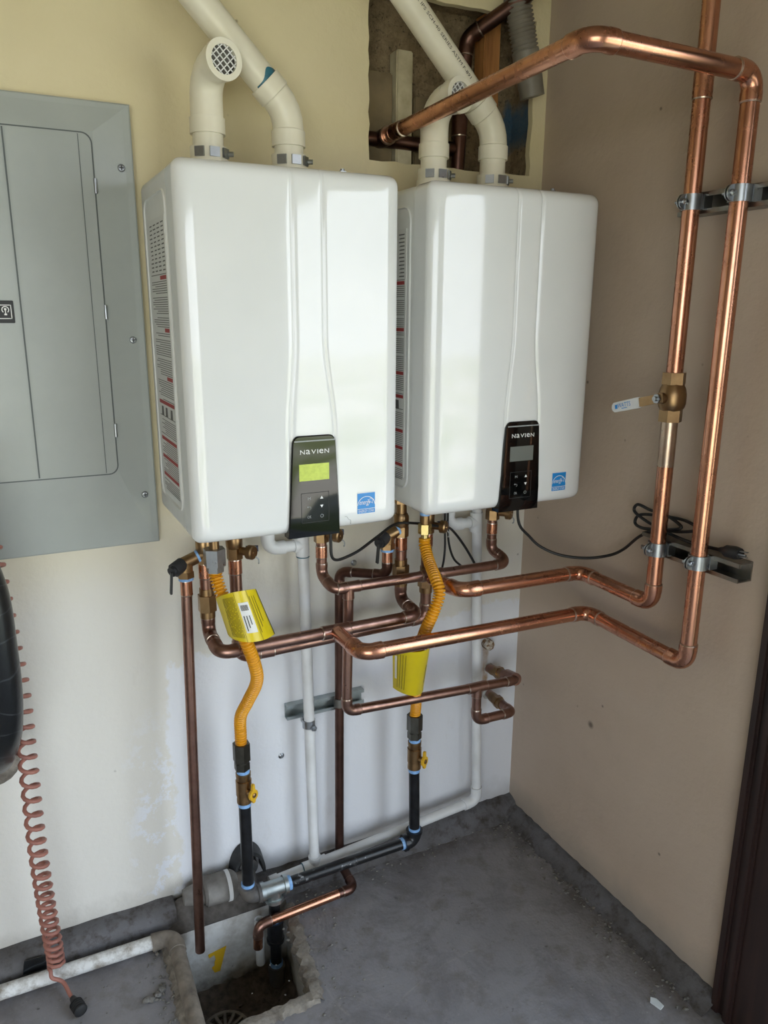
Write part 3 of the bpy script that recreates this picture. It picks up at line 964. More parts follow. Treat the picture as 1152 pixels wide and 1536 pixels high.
    return root
hl = heater(0.0, 'white wall heater at left, display painted with a green reflection, beside the grey panel', 'lcd_reflect')
m = MB()
sp = spline([(.312, 0, 1.131), (.317, 0, 1.130), (.321, 0, 1.124), (.326, 0, 1.121), (.328, 0, 1.112), (.329, 0, 1.105 + .008)], 6)
m.tube([V((p.x, front_y(p.x, p.z, 0, W) - .0001, p.z)) for p in sp], .0005, 6)
m.build('crack', 'ink_grey', hl, label='hairline crack by the sticker')
hr = heater(.507, 'white wall heater at right, black blank display, near the room corner', 'lcd_off')

# ================================================================== VENT PIPES
VY = -.10
RV = .0302
def vent_clamp(root, x):
    c = MB()
    c.ring((x, VY, ZT), ZA, RV * .99, RV + .009, .036)
    c.lathe((x, VY, ZT), ZA, [(0, RV + .02), (.008, RV + .02), (.010, RV + .012)], 28)
    b = c.build('vent_collar', 'pvc_cream', root)
    k = MB(); k.ring((x, VY, ZT + .034), ZA, RV, RV + .006, .026); k.build('clamp_band', 'pvc_cream', root)
    k = MB()
    for a in (-2.3, -1.5, -.75):
        d = V((math.cos(a), math.sin(a), 0)); t_ = V((-d.y, d.x, 0))
        k.obox(V((x, VY, ZT + .047)) + d * (RV + .008), d * .002, t_ * .010, ZA * .009)
    k.build('clamp_clip', 'steel', b)
    d = V((math.cos(-.5), math.sin(-.5), 0))
    MB().cyl(V((x, VY, ZT + .047)) + d * (RV + .004), V((x, VY, ZT + .047)) + d * (RV + .02), .005, seg=10).build('clamp_screw', 'steel', root)
def socket(o, d, r, L):
    o, d = V(o), nrm(d)
    return [(o, d, r, L)]
def intake(x, az, label):
    root = thing('intake_vent', (x, VY, ZT), label, 'vent', 'intake elbows on the heaters')
    zc = 2.0
    dirh = V((math.sin(az), -math.cos(az), 0))
    MB().cyl((x, VY, ZT), (x, VY, 1.915), RV, seg=28).build('riser_pipe', 'pvc_cream', root)
    p0 = V((x, VY, zc))
    bend, tl = arc(p0, ZA.copy(), dirh, .052)
    a = V((x, VY, 1.884))
    m = MB()
    m.tube([a, a + ZA * .030, a + ZA * .031] + bend, [RV * 1.155, RV * 1.155, RV * 1.06] + [RV * 1.06] * len(bend), 30)
    e = bend[-1]
    m.tube([e, e + dirh * .004, e + dirh * .005, e + dirh * .030], [RV * 1.06, RV * 1.06, RV * 1.15, RV * 1.15], 30, cap=False)
    m.build('elbow', 'pvc_cream', root)
    f = e + dirh * .030
    s = MB().ring(f - dirh * .004, dirh, RV * .86, RV * 1.22, .010, 32).build('screen_rim', 'pvc_cream', root)
    sidev = dirh.cross(ZA).normalized()
    rt = RV * .9
    g = MB()
    q1, q2 = (sidev + ZA).normalized(), (sidev - ZA).normalized()
    for i in range(-2, 3):
        o_ = i * rt * .36
        h_ = math.sqrt(rt * rt - o_ * o_)
        g.obox(f + q1 * o_ + dirh * .002, q2 * h_, q1 * .0009, dirh * .0012)
        g.obox(f + q2 * o_ + dirh * .002, q1 * h_, q2 * .0009, dirh * .0012)
    g.build('grille', 'ink_white', s)
    MB().lathe(f - dirh * .012, dirh, [(0, RV * .95), (.001, RV * .95)], 28).build('inner_shade', 'pvc_grey', root)
    vent_clamp(root, x)
    return root
intake(.123, .18, 'cream plastic intake elbow with round mesh screen on left heater')
intake(.643, .17, 'cream plastic intake elbow with mesh screen behind the slanting copper pipe')

def exhaust(x, zc, end, label, primer, words):
    root = thing('exhaust_pipe', (x, VY, ZT), label, 'pipe', 'exhaust pipes on the heaters')
    p0 = V((x, VY, zc)); d2 = (V(end) - p0).normalized()
    MB().cyl((x, VY, ZT), (x, VY, 1.915), RV, seg=28).build('riser_pipe', 'pvc_cream', root)
    bend, tl = arc(p0, ZA.copy(), d2, .085)
    a = bend[0] - ZA * .034; b = bend[-1] + d2 * .034
    k = RV * 1.06; K = RV * 1.155
    m = MB(); m.tube([a, a + ZA * .030, a + ZA * .032] + bend + [b - d2 * .032, b - d2 * .030, b], [K, K, k] + [k] * len(bend) + [k, K, K], 30)
    el = m.build('elbow', 'pvc_cream', root)
    sl = MB().cyl(b - d2 * .02, end, RV, seg=30).build('slanted_pipe', 'pvc_cream', root)
    u, w = basis(d2)
    # frame on the pipe: f(s along, angle)
    side = d2.cross(V((0, -1, 0))).normalized()
    fr = V((0, -1, 0)) - d2 * d2.y * -1
    fr = (V((0, -1, 0)) - d2 * V((0, -1, 0)).dot(d2)).normalized()
    def on(s_, an, off=.0004):
        return b + d2 * s_ + (fr * math.cos(an) + side * math.sin(an)) * (RV + off)
    if primer:
        m = MB()
        vs = []
        n = 16
        for i in range(n + 1):
            an = -1.0 + 2.1 * i / n
            hgt = .003 + .013 * math.exp(-((an - .35) / .5) ** 2)
            vs += [on(.0, an), on(hgt, an)]
        m.add(vs, [(2 * i, 2 * i + 2, 2 * i + 3, 2 * i + 1) for i in range(n)])
        m.build('primer_stain', 'primer', sl)
    if words:
        m = MB()
        L = .235
        put_text(m, 'UV PIPE IPS SCH-40 SERIES ASTM F-891', .012, lambda u_, v_: on(.055 + L / 2 - u_, v_ / RV + .12), w=L, h=.0075)
        m.build('pipe_print', 'ink_black', sl)
    vent_clamp(root, x)
    return root
exhaust(.293, 1.946, (-.225, VY, 2.46), 'cream plastic exhaust pipe slanting up left with blue primer stain', True, False)
exhaust(.804, 1.963, (.30, VY, 2.46), 'cream plastic exhaust pipe with printed lettering, slanting up from right heater', False, True)

# ================================================================== THINGS IN THE OPENING
o = MB().box(.628, .672, .06, .1, HZ0 - .01, 2.15, .003).build('wall_batten', 'board_cream')
tag(o, 'pale painted batten upright inside the wall opening', 'batten')
o = MB().box(.545, .625, .075, .1, HZ0 - .01, 2.10, .003).build('brown_board', 'board_brown')
tag(o, 'dull brown board beside the pale batten in the opening', 'board')
o = MB().box(.69, .80, .085, .1, HZ0 - .01, 2.06, .003).build('brown_board', 'board_brown')
tag(o, 'dull brown board behind the slanting vent in the opening', 'board')
o = MB().box(.868, .915, .05, .098, 2.05, 2.26, .003).build('wall_stud', 'wood')
tag(o, 'orange brown wooden stud end inside the wall opening', 'stud')
# grey corrugated conduit hanging in front of the opening
c0, c1 = V((.872, -.037, 2.36)), V((.956, -.037, 2.062))
root = thing('conduit_hose', (.95, -.037, 2.07), 'grey corrugated conduit with smooth cuff hanging at the opening', 'hose')
d = (c1 - c0).normalized()
pts, rs = [], []
L = (c1 - c0).length
n = int((L - .10) / .0022)
for i in range(n + 1):
    pts.append(c0 + d * (i * .0022)); rs.append(.0305 + .0022 * (1 if (i // 2) % 2 else -1))
MB().tube(pts, rs, 24).build('corrugated_section', 'hose_grey', root, sharp=70)
e = c0 + d * (L - .10)
m = MB(); m.tube([e, e + d * .03, e + d * .10], [.033, .0325, .030], 28, cap=False); m.tube([e + d * .09, e + d * .0999], [.0275, .0275], 28); m.ring(e + d * .098, d, .0272, .0302, .0025, 28)
m.build('cuff', 'hose_grey', root)
# copper inside the opening
root = thing('riser_copper', (.81, .06, HZ0), 'brown copper pipe rising inside the opening, then slanting up right', 'pipe')
run(root, [(.803, .06, HZ0 - .01), (.815, .05, 2.195), (.985, -.16, 2.33)], .0172, 'copper_dark', g=1.1)
coupling(root, (.805, .058, 2.0), ZA, .0172, .05, 'copper_dark')
root = thing('branch_copper', (.6, .06, 1.95), 'dark copper pipe running level low inside the opening', 'pipe')
run(root, [(.52, .06, 1.948), (.79, .06, 1.944)], .0165, 'copper_dark')

# ================================================================== LARGE COPPER RUNS
RB = .0170
CP = 'copper'
A_top = V((.597, -.682, 1.966))
root = thing('hot_supply_pipe', (.965, -.682, .82), 'bright copper pipe out of the opening, looping over and down the right wall', 'pipe')
run(root, [(.588, .055, 1.950), (.592, -.682, 1.966), (.965, -.682, 1.962), (.965, -.682, .808), (.965, -.361, .814), (.340, -.361, .826), (.340, -.226, .822)], RB, CP)
m = MB(); m.lathe((.588, .075, 1.949), (0, -1, 0), [(0, .019), (.02, .021), (.045, .021), (.05, .0185)], 24); m.build('elbow', 'copper_dark', root)
MB().ring((.588, .028, 1.9505), (0, -1, 0), .0173, .0215, .008).build('solder_ring', 'solder', root)
coupling(root, (.5885, -.03, 1.952), (0, 1, 0), RB, .05, CP)
root = thing('cold_supply_pipe', (.965, -.568, .91), 'bright copper pipe dropping past the lever valve on right wall', 'pipe')
XV, YV = .965, -.569
run(root, [(XV, YV, CH - .002), (XV, YV, 1.425)], RB, CP)
coupling(root, (XV, YV, 1.97), ZA, RB, .055, CP)
run(root, [(XV, YV, 1.335), (XV, YV, .908), (XV, -.328, .910), (.610, -.328, .916), (.610, -.196, .903)], RB, CP)
m = MB(); m.tube([(XV, YV, 1.335), (XV, YV, 1.30), (XV, YV, 1.235), (XV, YV, 1.225)], [RB * 1.012, RB * 1.012, RB * 1.012, RB * 1.002], 24); m.build('solder_smear', 'tinned', root, label='silvery tinned stretch below the valve')
vb = MB()
hexnut(vb, (XV, YV, 1.425), (XV, YV, 1.400), .0245)
vb.tube([(XV, YV, 1.402), (XV, YV, 1.392), (XV, YV, 1.38), (XV, YV, 1.36), (XV, YV, 1.352), (XV, YV, 1.345)], [.021, .026, .0285, .0285, .026, .021], 24)
hexnut(vb, (XV, YV, 1.347), (XV, YV, 1.322), .0245)
vb.cyl((XV, YV, 1.372), (XV - .036, YV, 1.372), .012)
valve = vb.build('valve_body', 'brass', root)
m = MB(); hexnut(m, (XV - .034, YV, 1.372), (XV - .046, YV, 1.372), .0105); m.cyl((XV - .046, YV, 1.372), (XV - .052, YV, 1.372), .005); m.build('stem_nut', 'steel', valve)
hd = (V((.925, -.45, 1.341)) - V((.925, -.569, 1.372))).normalized()
hs = V((1, 0, 0)).cross(hd).normalized()
h0 = V((XV - .041, YV, 1.372))
MB().obox(h0 + hd * .03, hd * .045, hs * .0095, V((.0015, 0, 0))).build('valve_lever', 'brass', valve)
sl = MB()
pl = [(.052, -.0115), (.125, -.0105), (.131, -.006), (.133, 0), (.131, .006), (.125, .0105), (.052, .0115)]
sl.prism(pl, h0 + V((-.0042, 0, 0)), hd, hs, (.0084, 0, 0))
sl = sl.build('lever_sleeve', 'pvc_white', valve, label='white plastic sleeve with blue lettering')
m = MB()
up = hs if hs.z > 0 else -hs
put_text(m, 'WATTS', .012, lambda u_, v_: h0 + V((-.0047, 0, 0)) + hd * (.094 - u_) + up * (.002 + v_), w=.040, h=.0100)
m.add([h0 + V((-.0047, 0, 0)) + hd * a_ + up * b_ for a_, b_ in ((.114, -.004), (.122, -.004), (.122, .005), (.114, .005))], [(0, 1, 2, 3)])
m.add([h0 + V((-.0047, 0, 0)) + hd * a_ + up * b_ for a_, b_ in ((.085, -.006), (.102, -.006), (.102, -.0045), (.085, -.0045))], [(0, 1, 2, 3)])
m.build('lever_print', 'blue_label', sl)

# struts and clamps on the right wall
def strut(y0, y1, z, label):
    m = MB()
    prof = [(0, -.0205), (0, .0205), (-.041, .0205), (-.041, .0115), (-.037, .0115), (-.037, .0178), (-.003, .0178), (-.003, -.0178), (-.037, -.0178), (-.037, -.0115), (-.041, -.0115), (-.041, -.0205)]
    m.prism(prof, (XW, y0, z), XA, ZA, (0, y1 - y0, 0))
    o = m.build('strut_channel', 'steel_dark')
    return tag(o, label, 'strut', 'strut channels on the right wall')
strut(-.515, -.80, 1.757, 'grey steel strut channel high on right wall, holding two copper pipes')
strut(-.50, -.765, 1.038, 'grey steel strut channel with open end low on the right wall')
def strap(x, y, z, label):
    root = thing('pipe_clamp', (x, y, z - .015), label, 'clamp', 'pipe clamps on the right wall struts')
    m = MB(); m.ring((x, y, z - .015), ZA, RB * 1.01, RB + .0035, .030, 30)
    for s in (-1, 1):
        m.box(x + .012, x + .034, y + s * .0195 - .0015, y + s * .0195 + .0015, z - .015, z + .015)
    m.build('strap', 'steel', root)
    k = MB()
    dpl = [(-.0165, -.0145)] + [(-.022 + .015 * math.cos(a_), .0145 * math.sin(a_)) for a_ in [-PI / 2 - PI * q / 10 for q in range(11)]] + [(-.0165, .0145)]
    for yy in (.0015, -.0040):
        k.prism(dpl, (x, y + yy, z), XA, ZA, (0, .0025, 0))
    k.build('ear', 'steel', root)
    k = MB(); k.cyl((x - .026, y + .016, z), (x - .026, y - .014, z), .003, seg=10); hexnut(k, (x - .026, y + .004, z), (x - .026, y + .010, z), .0062); k.lathe((x - .026, y - .0045, z), (0, -1, 0), [(0, .006), (.003, .006), (.005, .003)], 12)
    k.build('bolt', 'steel', root)
strap(.965, -.569, 1.757, 'silver clamp on the valved copper pipe, upper strut')
strap(.965, -.682, 1.760, 'silver clamp on the nearer copper pipe, upper strut')
strap(.965, -.569, 1.040, 'silver clamp on the valved copper pipe, lower strut')
strap(.965, -.682, 1.043, 'silver clamp on the nearer copper pipe, lower strut')

# ================================================================== MANIFOLDS UNDER THE HEATERS
R1 = .0142
CD = 'copper_dull'
def cap_side(parent, c, d, blue_dir):
    """drain port with a brass cap, a blue lever and a strap"""
    c, d = V(c), nrm(d)
    m = MB(); m.cyl(c, c + d * .022, .0095); e = m.build('drain_port', 'brass', parent)
    k = MB(); k.lathe(c + d * .02, d, [(0, .0165), (.012, .0165), (.015, .0135)], 20); k.lathe(c + d * .034, d, [(0, .004), (.003, .003)], 10); k.build('drain_cap', 'brass', parent)
    b = V(blue_dir)
    MB().obox(c + b * .026 + V((0, 0, .004)), b.normalized() * .014, V((0, 0, .006)), b.normalized().cross(ZA) * .005).build('blue_lever', 'blue_plastic', parent)
    MB().tube(spline([c + d * .032 + V((.006, 0, -.010)), c + d * .03 + V((.014, .0, -.018)), c + d * .024 + V((.02, 0, -.028)), c + d * .018 + V((.024, 0, -.03))], 5), .0016, 8).build('cap_tether', 'ink_grey', parent)
def service_valve(root, x, y, side=True, z0=1.0):
    m = MB()
    m.cyl((x, y, ZB - .001), (x, y, z0 + .03), .0135)
    hexnut(m, (x, y, ZB - .003), (x, y, ZB - .018), .021)
    m.tube([(x, y, z0 + .06), (x, y, z0 + .052), (x, y, z0 + .03), (x, y, z0 + .022)], [.015, .019, .019, .015], 20)
    hexnut(m, (x, y, z0 + .026), (x, y, z0), .0185)
    v = m.build('service_valve', 'brass', root)
    if side:
        cap_side(v, (x + .012, y - .012, z0 + .020), (.62, -.78, 0), (.9, -.25, 0))
    return v
def union(root, x, y, z, mat='brass', h=.035):
    m = MB()
    m.tube([(x, y, z + h), (x, y, z + h * .4)], R1 * 1.15, 20)
    hexnut(m, (x, y, z + h * .55), (x, y, z - h * .55), R1 * 1.5)
    m.tube([(x, y, z - h * .4), (x, y, z - h)], R1 * 1.2, 20)
    return m.build('union_nut', mat, root)

# hot manifold (front)
root = thing('hot_manifold', (.3, -.215, .82), 'brown copper pipe joining both heaters, front one with tee', 'pipe', None)
HL, HRX = (.066, -.12), (.560, -.12)
run(root, [(.066, -.12, 1.02), (.066, -.12, .832), (.066, -.215, .820), (.560, -.215, .823), (.560, -.12, .832), (.560, -.12, 1.02)], R1, CD)
tee(root, (.340, -.215, .8215), XA, (0, -1, 0), R1 * 1.06, CD)
for x in (.066, .560):
    v = service_valve(root, x, -.12, False, 1.0)
    coupling(root, (x, -.12, .982), ZA, R1, .035, 'copper')
    union(root, x, -.12, .905)
# cold manifold (behind and lower)
root = thing('cold_manifold', (.38, -.12, .76), 'brown copper pipe joining both heaters, rear one just below', 'pipe')
run(root, [(.134, -.12, 1.02), (.134, -.12, .757), (.634, -.12, .768), (.634, -.12, 1.02)], R1, CD)
for x in (.134, .634):
    service_valve(root, x, -.12, True, 1.0)
    coupling(root, (x, -.12, .982), ZA, R1, .035, 'copper')
    union(root, x, -.12, .875)
coupling(root, (.20, -.12, .7585), XA, R1, .035, CD)
# recirculation line
R2 = .0128
root = thing('recirculation_pipe', (.6, -.165, .9), 'brown copper pipe just under heaters with downward branch to the wall stubs', 'pipe')
run(root, [(.349, -.11, 1.03), (.349, -.11, .926), (.357, -.165, .905), (.865, -.165, .900), (.840, -.11, .926), (.840, -.11, 1.03)], R2, CD)
tee(root, (.395, -.165, .9046), XA, (0, 0, -1), R2, CD)
tee(root, (.625, -.165, .902), XA, (0, -1, 0), R2 * 1.05, CD)
for x in (.349, .840):
    service_valve(root, x, -.11, True, 1.01)
    coupling(root, (x, -.11, .985), ZA, R2, .03, 'copper')
run(root, [(.395, -.165, .89), (.388, -.165, .577), (.905, -.165, .550), (.925, .01, .508)], R2, CD)
tee(root, (.775, -.165, .5568), XA, (0, 0, -1), R2, CD)
coupling(root, (.907, -.140, .546), (.1, .95, -.2), R2, .05, CD, g=1.4, ring=False)
run(root, [(.775, -.165, .54), (.776, -.165, .455), (.897, -.165, .452), (.931, .01, .424)], R2, CD)
for (a, b) in (((.917, -.075, .527), (.923, -.025, .514)), ((.911, -.085, .438), (.922, -.03, .43))):
    a, b = V(a), V(b); dd = (b - a).normalized()
    m = MB(); hexnut(m, a, a + dd * .022, .019); m.tube([a + dd * .02, b], [.0155, .015], 20); m.cyl(a - dd * .018, a, .0148)
    m.build('union_nut', 'brass', root)
    k = MB(); k.lathe((b.x + .002, -.002, b.z - .004), (0, -1, 0), [(0, .017), (.001, .017), (.002, .015)], 20); k.build('escutcheon', 'pvc_dusty', root)

# capped stub with rust run
root = thing('capped_stub', (.911, 0, .575), 'rusty white hex cap on wall above the copper stubs', 'cap')
m = MB(); m.cyl((.911, .005, .595), (.911, -.018, .594), .014); m.build('stub', 'brass', root)
m = MB(); m.lathe((.911, -.002, .595), (0, -1, 0), [(0, .017), (.006, .0165)], 8); m.tube([(.911, -.008, .595), (.911, -.024, .594), (.911, -.027, .594)], [.0165, .0165, .012], 8)
t = NT('rusted white cap'); t.color(t.mix(t.ramp(t.noise(90, 4), .45, .6), lin('#b9b3a6'), lin('#6e4a22'))); t.set(.6); MT['rusty'] = t.m
m.build('hex_cap', 'rusty', root)

# pressure relief valves with discharge pipes
def prv(x, path, r, label, mat):
    root = thing('relief_discharge_pipe', tuple(path[-1]), label, 'pipe', 'relief valve drain pipes')
    z = 1.0
    b = MB()
    b.cyl((x - .004, -.12, z + .004), (x + .044, -.12, z + .022), .0145)
    b.tube([(x, -.12, z + .006), (x, -.12, z - .028)], [.0165, .0165], 20)
    hexnut(b, (x, -.12, z - .014), (x, -.12, z - .028), .019)
    body = b.build('relief_valve', 'brass', root)
    MB().cyl((x + .026, -.12, z + .0153), (x + .031, -.12, z + .0172), .0152).build('thread_tape', 'tape_blue', body)
    MB().cyl((x, -.12, z - .028), (x, -.12, z - .034), .0165).build('thread_tape', 'tape_blue', body)
    k = MB(); k.cyl((x - .006, -.122, z + .004), (x - .028, -.135, z - .004), .016, seg=18); k.cyl((x - .028, -.135, z - .004), (x - .034, -.139, z - .006), .0115, seg=16)
    kk = k.build('valve_cap', 'lever_black', body)
    l = MB(); l.obox((x - .036, -.141, z - .030), (.0022, .001, 0), (0, .006, 0), (.002, 0, .024)); l.build('test_lever', 'lever_black', body)
    coupling(root, (x, -.12, z - .052), ZA, r, .035, 'copper')
    run(root, [(x, -.12, z - .03)] + path[1:], r, mat)
    return root
prv(.022, [None, (.000, -.12, -.018)] if False else [V((.0, -.12, -.02)), V((.000, -.122, -.020))], .0122, 'tall brown copper drain pipe dropping at left of the gas line', CD)
root = prv(.521, [V((.15, -.15, .03)), V((.521, -.12, .903)), V((.427, -.035, .900)), V((.420, -.033, .032)), V((.415, -.145, .030)), V((.368, -.1466, .030))], .0122, 'dark copper drain pipe down the wall, bending along floor into pit', 'copper_dark')
run(root, [(.370, -.1465, .030), (.142, -.157, .028), (.140, -.155, -.04)], .0122, 'copper', 'copper_dull')

# ================================================================== WALL STRUT behind the pipes
m = MB()
prof = [(0, -.0205), (0, .0205), (-.021, .0205), (-.021, .0115), (-.018, .0115), (-.018, .0178), (-.003, .0178), (-.003, -.0178), (-.018, -.0178), (-.018, -.0115), (-.021, -.0115), (-.021, -.0205)]
m.prism(prof, (.281, 0, .524), V((0, 1, 0)), ZA, (.222, 0, 0))
tag(m.build('strut_channel', 'galv'), 'short galvanised strut on the back wall behind white pipe', 'strut')

# ================================================================== WHITE CONDENSATE PIPES
RC = .0138
root = thing('condensate_pipe', (.6, -.06, .06), 'white plastic drain pipe with two risers along the wall base', 'pipe')
run(root, [(.21, -.062, .062), (.858, -.062, .116), (.827, -.052, 1.05)], RC, 'pvc_white', ring=False, sock=1.6, g=1.2)
run(root, [(.334, -.061, .075), (.322, -.052, 1.04)], RC, 'pvc_white', ring=False)
tee(root, (.334, -.062, .0723), (1, 0, .083), (0, 0, 1), RC, 'pvc_white', L=2.4, Lb=2.0, g=1.22, ring=False)
tee(root, (.322, -.052, .99), (0, 0, 1), (-1, 0, 0), RC, 'pvc_white', L=2.0, Lb=1.6, g=1.22, ring=False)
tee(root, (.827, -.052, .99), (0, 0, 1), (-1, 0, 0), RC, 'pvc_white', L=2.0, Lb=1.6, g=1.22, ring=False)
for x in (.322, .827):
    run(root, [(x - .015, -.052, .99), (x - .088, -.052, .99), (x - .088, -.052, 1.10)], RC, 'pvc_white', ring=False, sock=1.3, g=1.2)
MB().cyl((.228, -.062, .0635), (.205, -.062, .0616), RC * 1.22).build('end_coupling', 'pvc_white', root)
MB().cyl((.300, -.062, .0695), (.2985, -.062, .0694), RC * 1.23).build('glue_line', 'primer', root)
MB().cyl((.3225, -.052, .9585), (.3225, -.052, .9600), RC * 1.20).build('glue_line', 'primer', root)
root = thing('pipe_clamp', (.327, -.045, .51), 'small silver clamp holding the left white riser to wall strut', 'clamp')
m = MB(); m.ring((.328, -.0545, .492), ZA, RC * 1.01, RC + .003, .022, 24); m.box(.318, .338, -.042, -.02, .494, .512); m.build('strap', 'steel', root)
m = MB(); m.cyl((.334, -.066, .498), (.334, -.084, .496), .004, seg=10); hexnut(m, (.334, -.072, .497), (.334, -.078, .4965), .0085); m.build('bolt', 'steel', root)
m = MB(); m.ring((.424, -.034, .520), ZA, .0124, .0155, .024, 24); m.box(.415, .433, -.024, -.02, .522, .542)
tag(m.build('pipe_clamp', 'steel_dark'), 'dark clamp on brown copper pipe at the back wall strut', 'clamp')

# ================================================================== GAS LINE
def flex(root, ctrl, r=.0130, pitch=.0076):
    base = resample(spline(ctrl, 24), pitch / 6)
    rad = [r * (1 + (.08, .13, .13, .08, -.32, -.32)[i % 6]) for i in range(len(base))]
    return MB().tube(base, rad, 18).build('corrugated_hose', 'yellow', root, sharp=80)
def flex_hose(label, ctrl, nut_xy, nut_mat, big):
    root = thing('gas_connector', ctrl[-1], label, 'hose', 'yellow gas hoses')
    flex(root, ctrl)
    x, y, z = ctrl[0]
    m = MB()
    m.cyl((x, y, ZB), (x, y, z + .01), .011)
    hexnut(m, (x, y, ZB - .002), (x, y, ZB - .026), .021 if big else .017)
    m.build('gas_nipple', 'brass', root)
    m = MB()
    if big:
        hexnut(m, (x, y, z + .05), (x, y, z + .012), .024); hexnut(m, (x, y, z + .012), (x, y, z - .002), .019)
    else:
        hexnut(m, (x, y, z + .036), (x, y, z + .012), .0165); m.cyl((x, y, z + .05), (x, y, z - .004), .0095)
    m.build('flare_nut', nut_mat, root)
    x, y, z = ctrl[-1]
    m = MB()
    hexnut(m, (x, y, z + .012), (x, y, z - .034), .0215); m.tube([(x, y, z - .032), (x, y, z - .042)], [.0175, .0175], 20); hexnut(m, (x, y, z - .040), (x, y, z - .058), .0195)
    m.build('union_nut', 'nut_dark', root)
    return root
gl = flex_hose('left yellow corrugated gas hose with wide yellow tag', [(.069, -.2, 1.005), (.070, -.2, .990), (.077, -.215, .955), (.094, -.24, .908), (.114, -.256, .855), (.137, -.24, .784), (.146, -.213, .731), (.137, -.17, .667), (.127, -.135, .611), (.129, -.12, .555), (.129, -.12, .520)], None, 'steel', True)
gr = flex_hose('right yellow corrugated gas hose curving behind the copper run', [(.588, -.19, 1.010), (.588, -.192, .990), (.582, -.225, .960), (.567, -.285, .935), (.563, -.308, .908), (.545, -.312, .866), (.534, -.293, .811), (.539, -.25, .731), (.575, -.182, .615), (.603, -.135, .530), (.608, -.12, .480)], None, 'brass_bright', False)
m = MB().cyl((.588, -.19, ZB - .027), (.588, -.19, ZB - .036), .0125); m.build('thread_tape', 'tape_blue', gr)

# yellow tags wrapped round the hoses
def sheet(parent, name, mat, fn, s0, s1, t0, t1, off=0, n=10, m_=14, thick=.0006):
    m = MB()
    vs = []
    for o_ in (off, off + thick):
        for i in range(n + 1):
            for j in range(m_ + 1):
                vs.append(fn(s0 + (s1 - s0) * i / n, t0 + (t1 - t0) * j / m_, o_))
    k = (n + 1) * (m_ + 1)
    fs = []
    for base in (0, k):
        fs += [(base + i * (m_ + 1) + j, base + i * (m_ + 1) + j + 1, base + (i + 1) * (m_ + 1) + j + 1, base + (i + 1) * (m_ + 1) + j) for i in range(n) for j in range(m_)]
    ring_ = [j for j in range(m_ + 1)] + [i * (m_ + 1) + m_ for i in range(1, n + 1)] + [n * (m_ + 1) + j for j in range(m_ - 1, -1, -1)] + [i * (m_ + 1) for i in range(n - 1, 0, -1)]
    fs += [(ring_[i], ring_[(i + 1) % len(ring_)], ring_[(i + 1) % len(ring_)] + k, ring_[i] + k) for i in range(len(ring_))]
    m.add(vs, fs)
    return m.build(name, mat, parent, sharp=60)
def bez(P, t):
    n = len(P) - 1
    r = V((0, 0, 0))
    for i, p in enumerate(P):
        r += V(p) * (math.comb(n, i) * t ** i * (1 - t) ** (n - i))
    return r
topP = [(.064, -.215, .948), (.068, -.268, .978), (.105, -.290, .985), (.142, -.245, .967)]
botP = [(.082, -.232, .868), (.080, -.292, .868), (.135, -.315, .868), (.180, -.250, .858)]
def tagL(s, t, off):
    p = bez(topP, t).lerp(bez(botP, t), s)
    q = bez(topP, min(t + .02, 1.02)).lerp(bez(botP, min(t + .02, 1.02)), s) - p
    ax = bez(botP, t) - bez(topP, t)
    return p + q.cross(ax).normalized() * -off
if (tagL(.5, .5, 1) - tagL(.5, .5, 0)).y > 0:
    _f = tagL
    tagL = lambda s, t, off: _f(s, t, -off)
tg = sheet(gl, 'warning_tag', 'tag_yellow', tagL, 0, 1, 0, 1, label if False else 0, 10, 18)
sheet(tg, 'white_label', 'label', tagL, .22, .82, .50, .70, .0007, 6, 6)
m = MB()
def stripe(m, fn, s0, s1, t0, t1, off=.0016, n=8):
    vs = []
    for i in range(n + 1):
        s = s0 + (s1 - s0) * i / n
        vs += [fn(s, t0, off), fn(s, t1, off)]
    m.add(vs, [(2 * i, 2 * i + 2, 2 * i + 3, 2 * i + 1) for i in range(n)])
rnd = random.Random(5)
for k in range(10):
    t_ = .20 + k * .026
    s = .08
    while s < .9:
        e = s + rnd.uniform(.05, .3)
        stripe(m, tagL, s, min(e, .92), t_, t_ + .008)
        s = e + .02
for k in range(3):
    stripe(m, tagL, .12, .85 - .1 * k, .76 + k * .05, .768 + k * .05)
stripe(m, tagL, .0, 1, .465, .470); stripe(m, tagL, .0, 1, .735, .740); stripe(m, tagL, 0, 1, .985, .998)
for k in range(7):
    stripe(m, tagL, .27, .38, .53 + k * .020, .54 + k * .020, .0022, 2)
for k in range(3):
    stripe(m, tagL, .48, .78 - .06 * k, .53 + k * .05, .545 + k * .05, .0022, 4)
m.build('tag_print', 'ink_black', tg, kind='stuff')
topR = [(.462, -.270, .778), (.468, -.298, .780), (.486, -.332, .779), (.524, -.326, .777), (.562, -.298, .772), (.560, -.262, .772)]
botR = [(.500, -.200, .634), (.504, -.228, .632), (.517, -.250, .628), (.550, -.254, .614), (.592, -.206, .606), (.594, -.178, .606)]
def tagR(s, t, off):
    p = bez(topR, t).lerp(bez(botR, t), s)
    q = bez(topR, t + .02).lerp(bez(botR, t + .02), s) - p
    ax = bez(botR, t) - bez(topR, t)
    return p + q.cross(ax).normalized() * -off
if (tagR(.5, .5, 1) - tagR(.5, .5, 0)).y > 0:
    _g = tagR
    tagR = lambda s, t, off: _g(s, t, -off)
tr = sheet(gr, 'warning_tag', 'tag_yellow', tagR, 0, 1, 0, 1, 0, 10, 18)
m = MB()
for k in range(4):
    stripe(m, tagR, .08, .9, .12 + k * .05, .128 + k * .05)
stripe(m, tagR, .35, .75, .72, .735)
m.build('tag_print', 'ink_black', tr, kind='stuff')
sheet(tr, 'white_label', 'label', tagR, .15, .7, .06, .10, .0007, 4, 4)

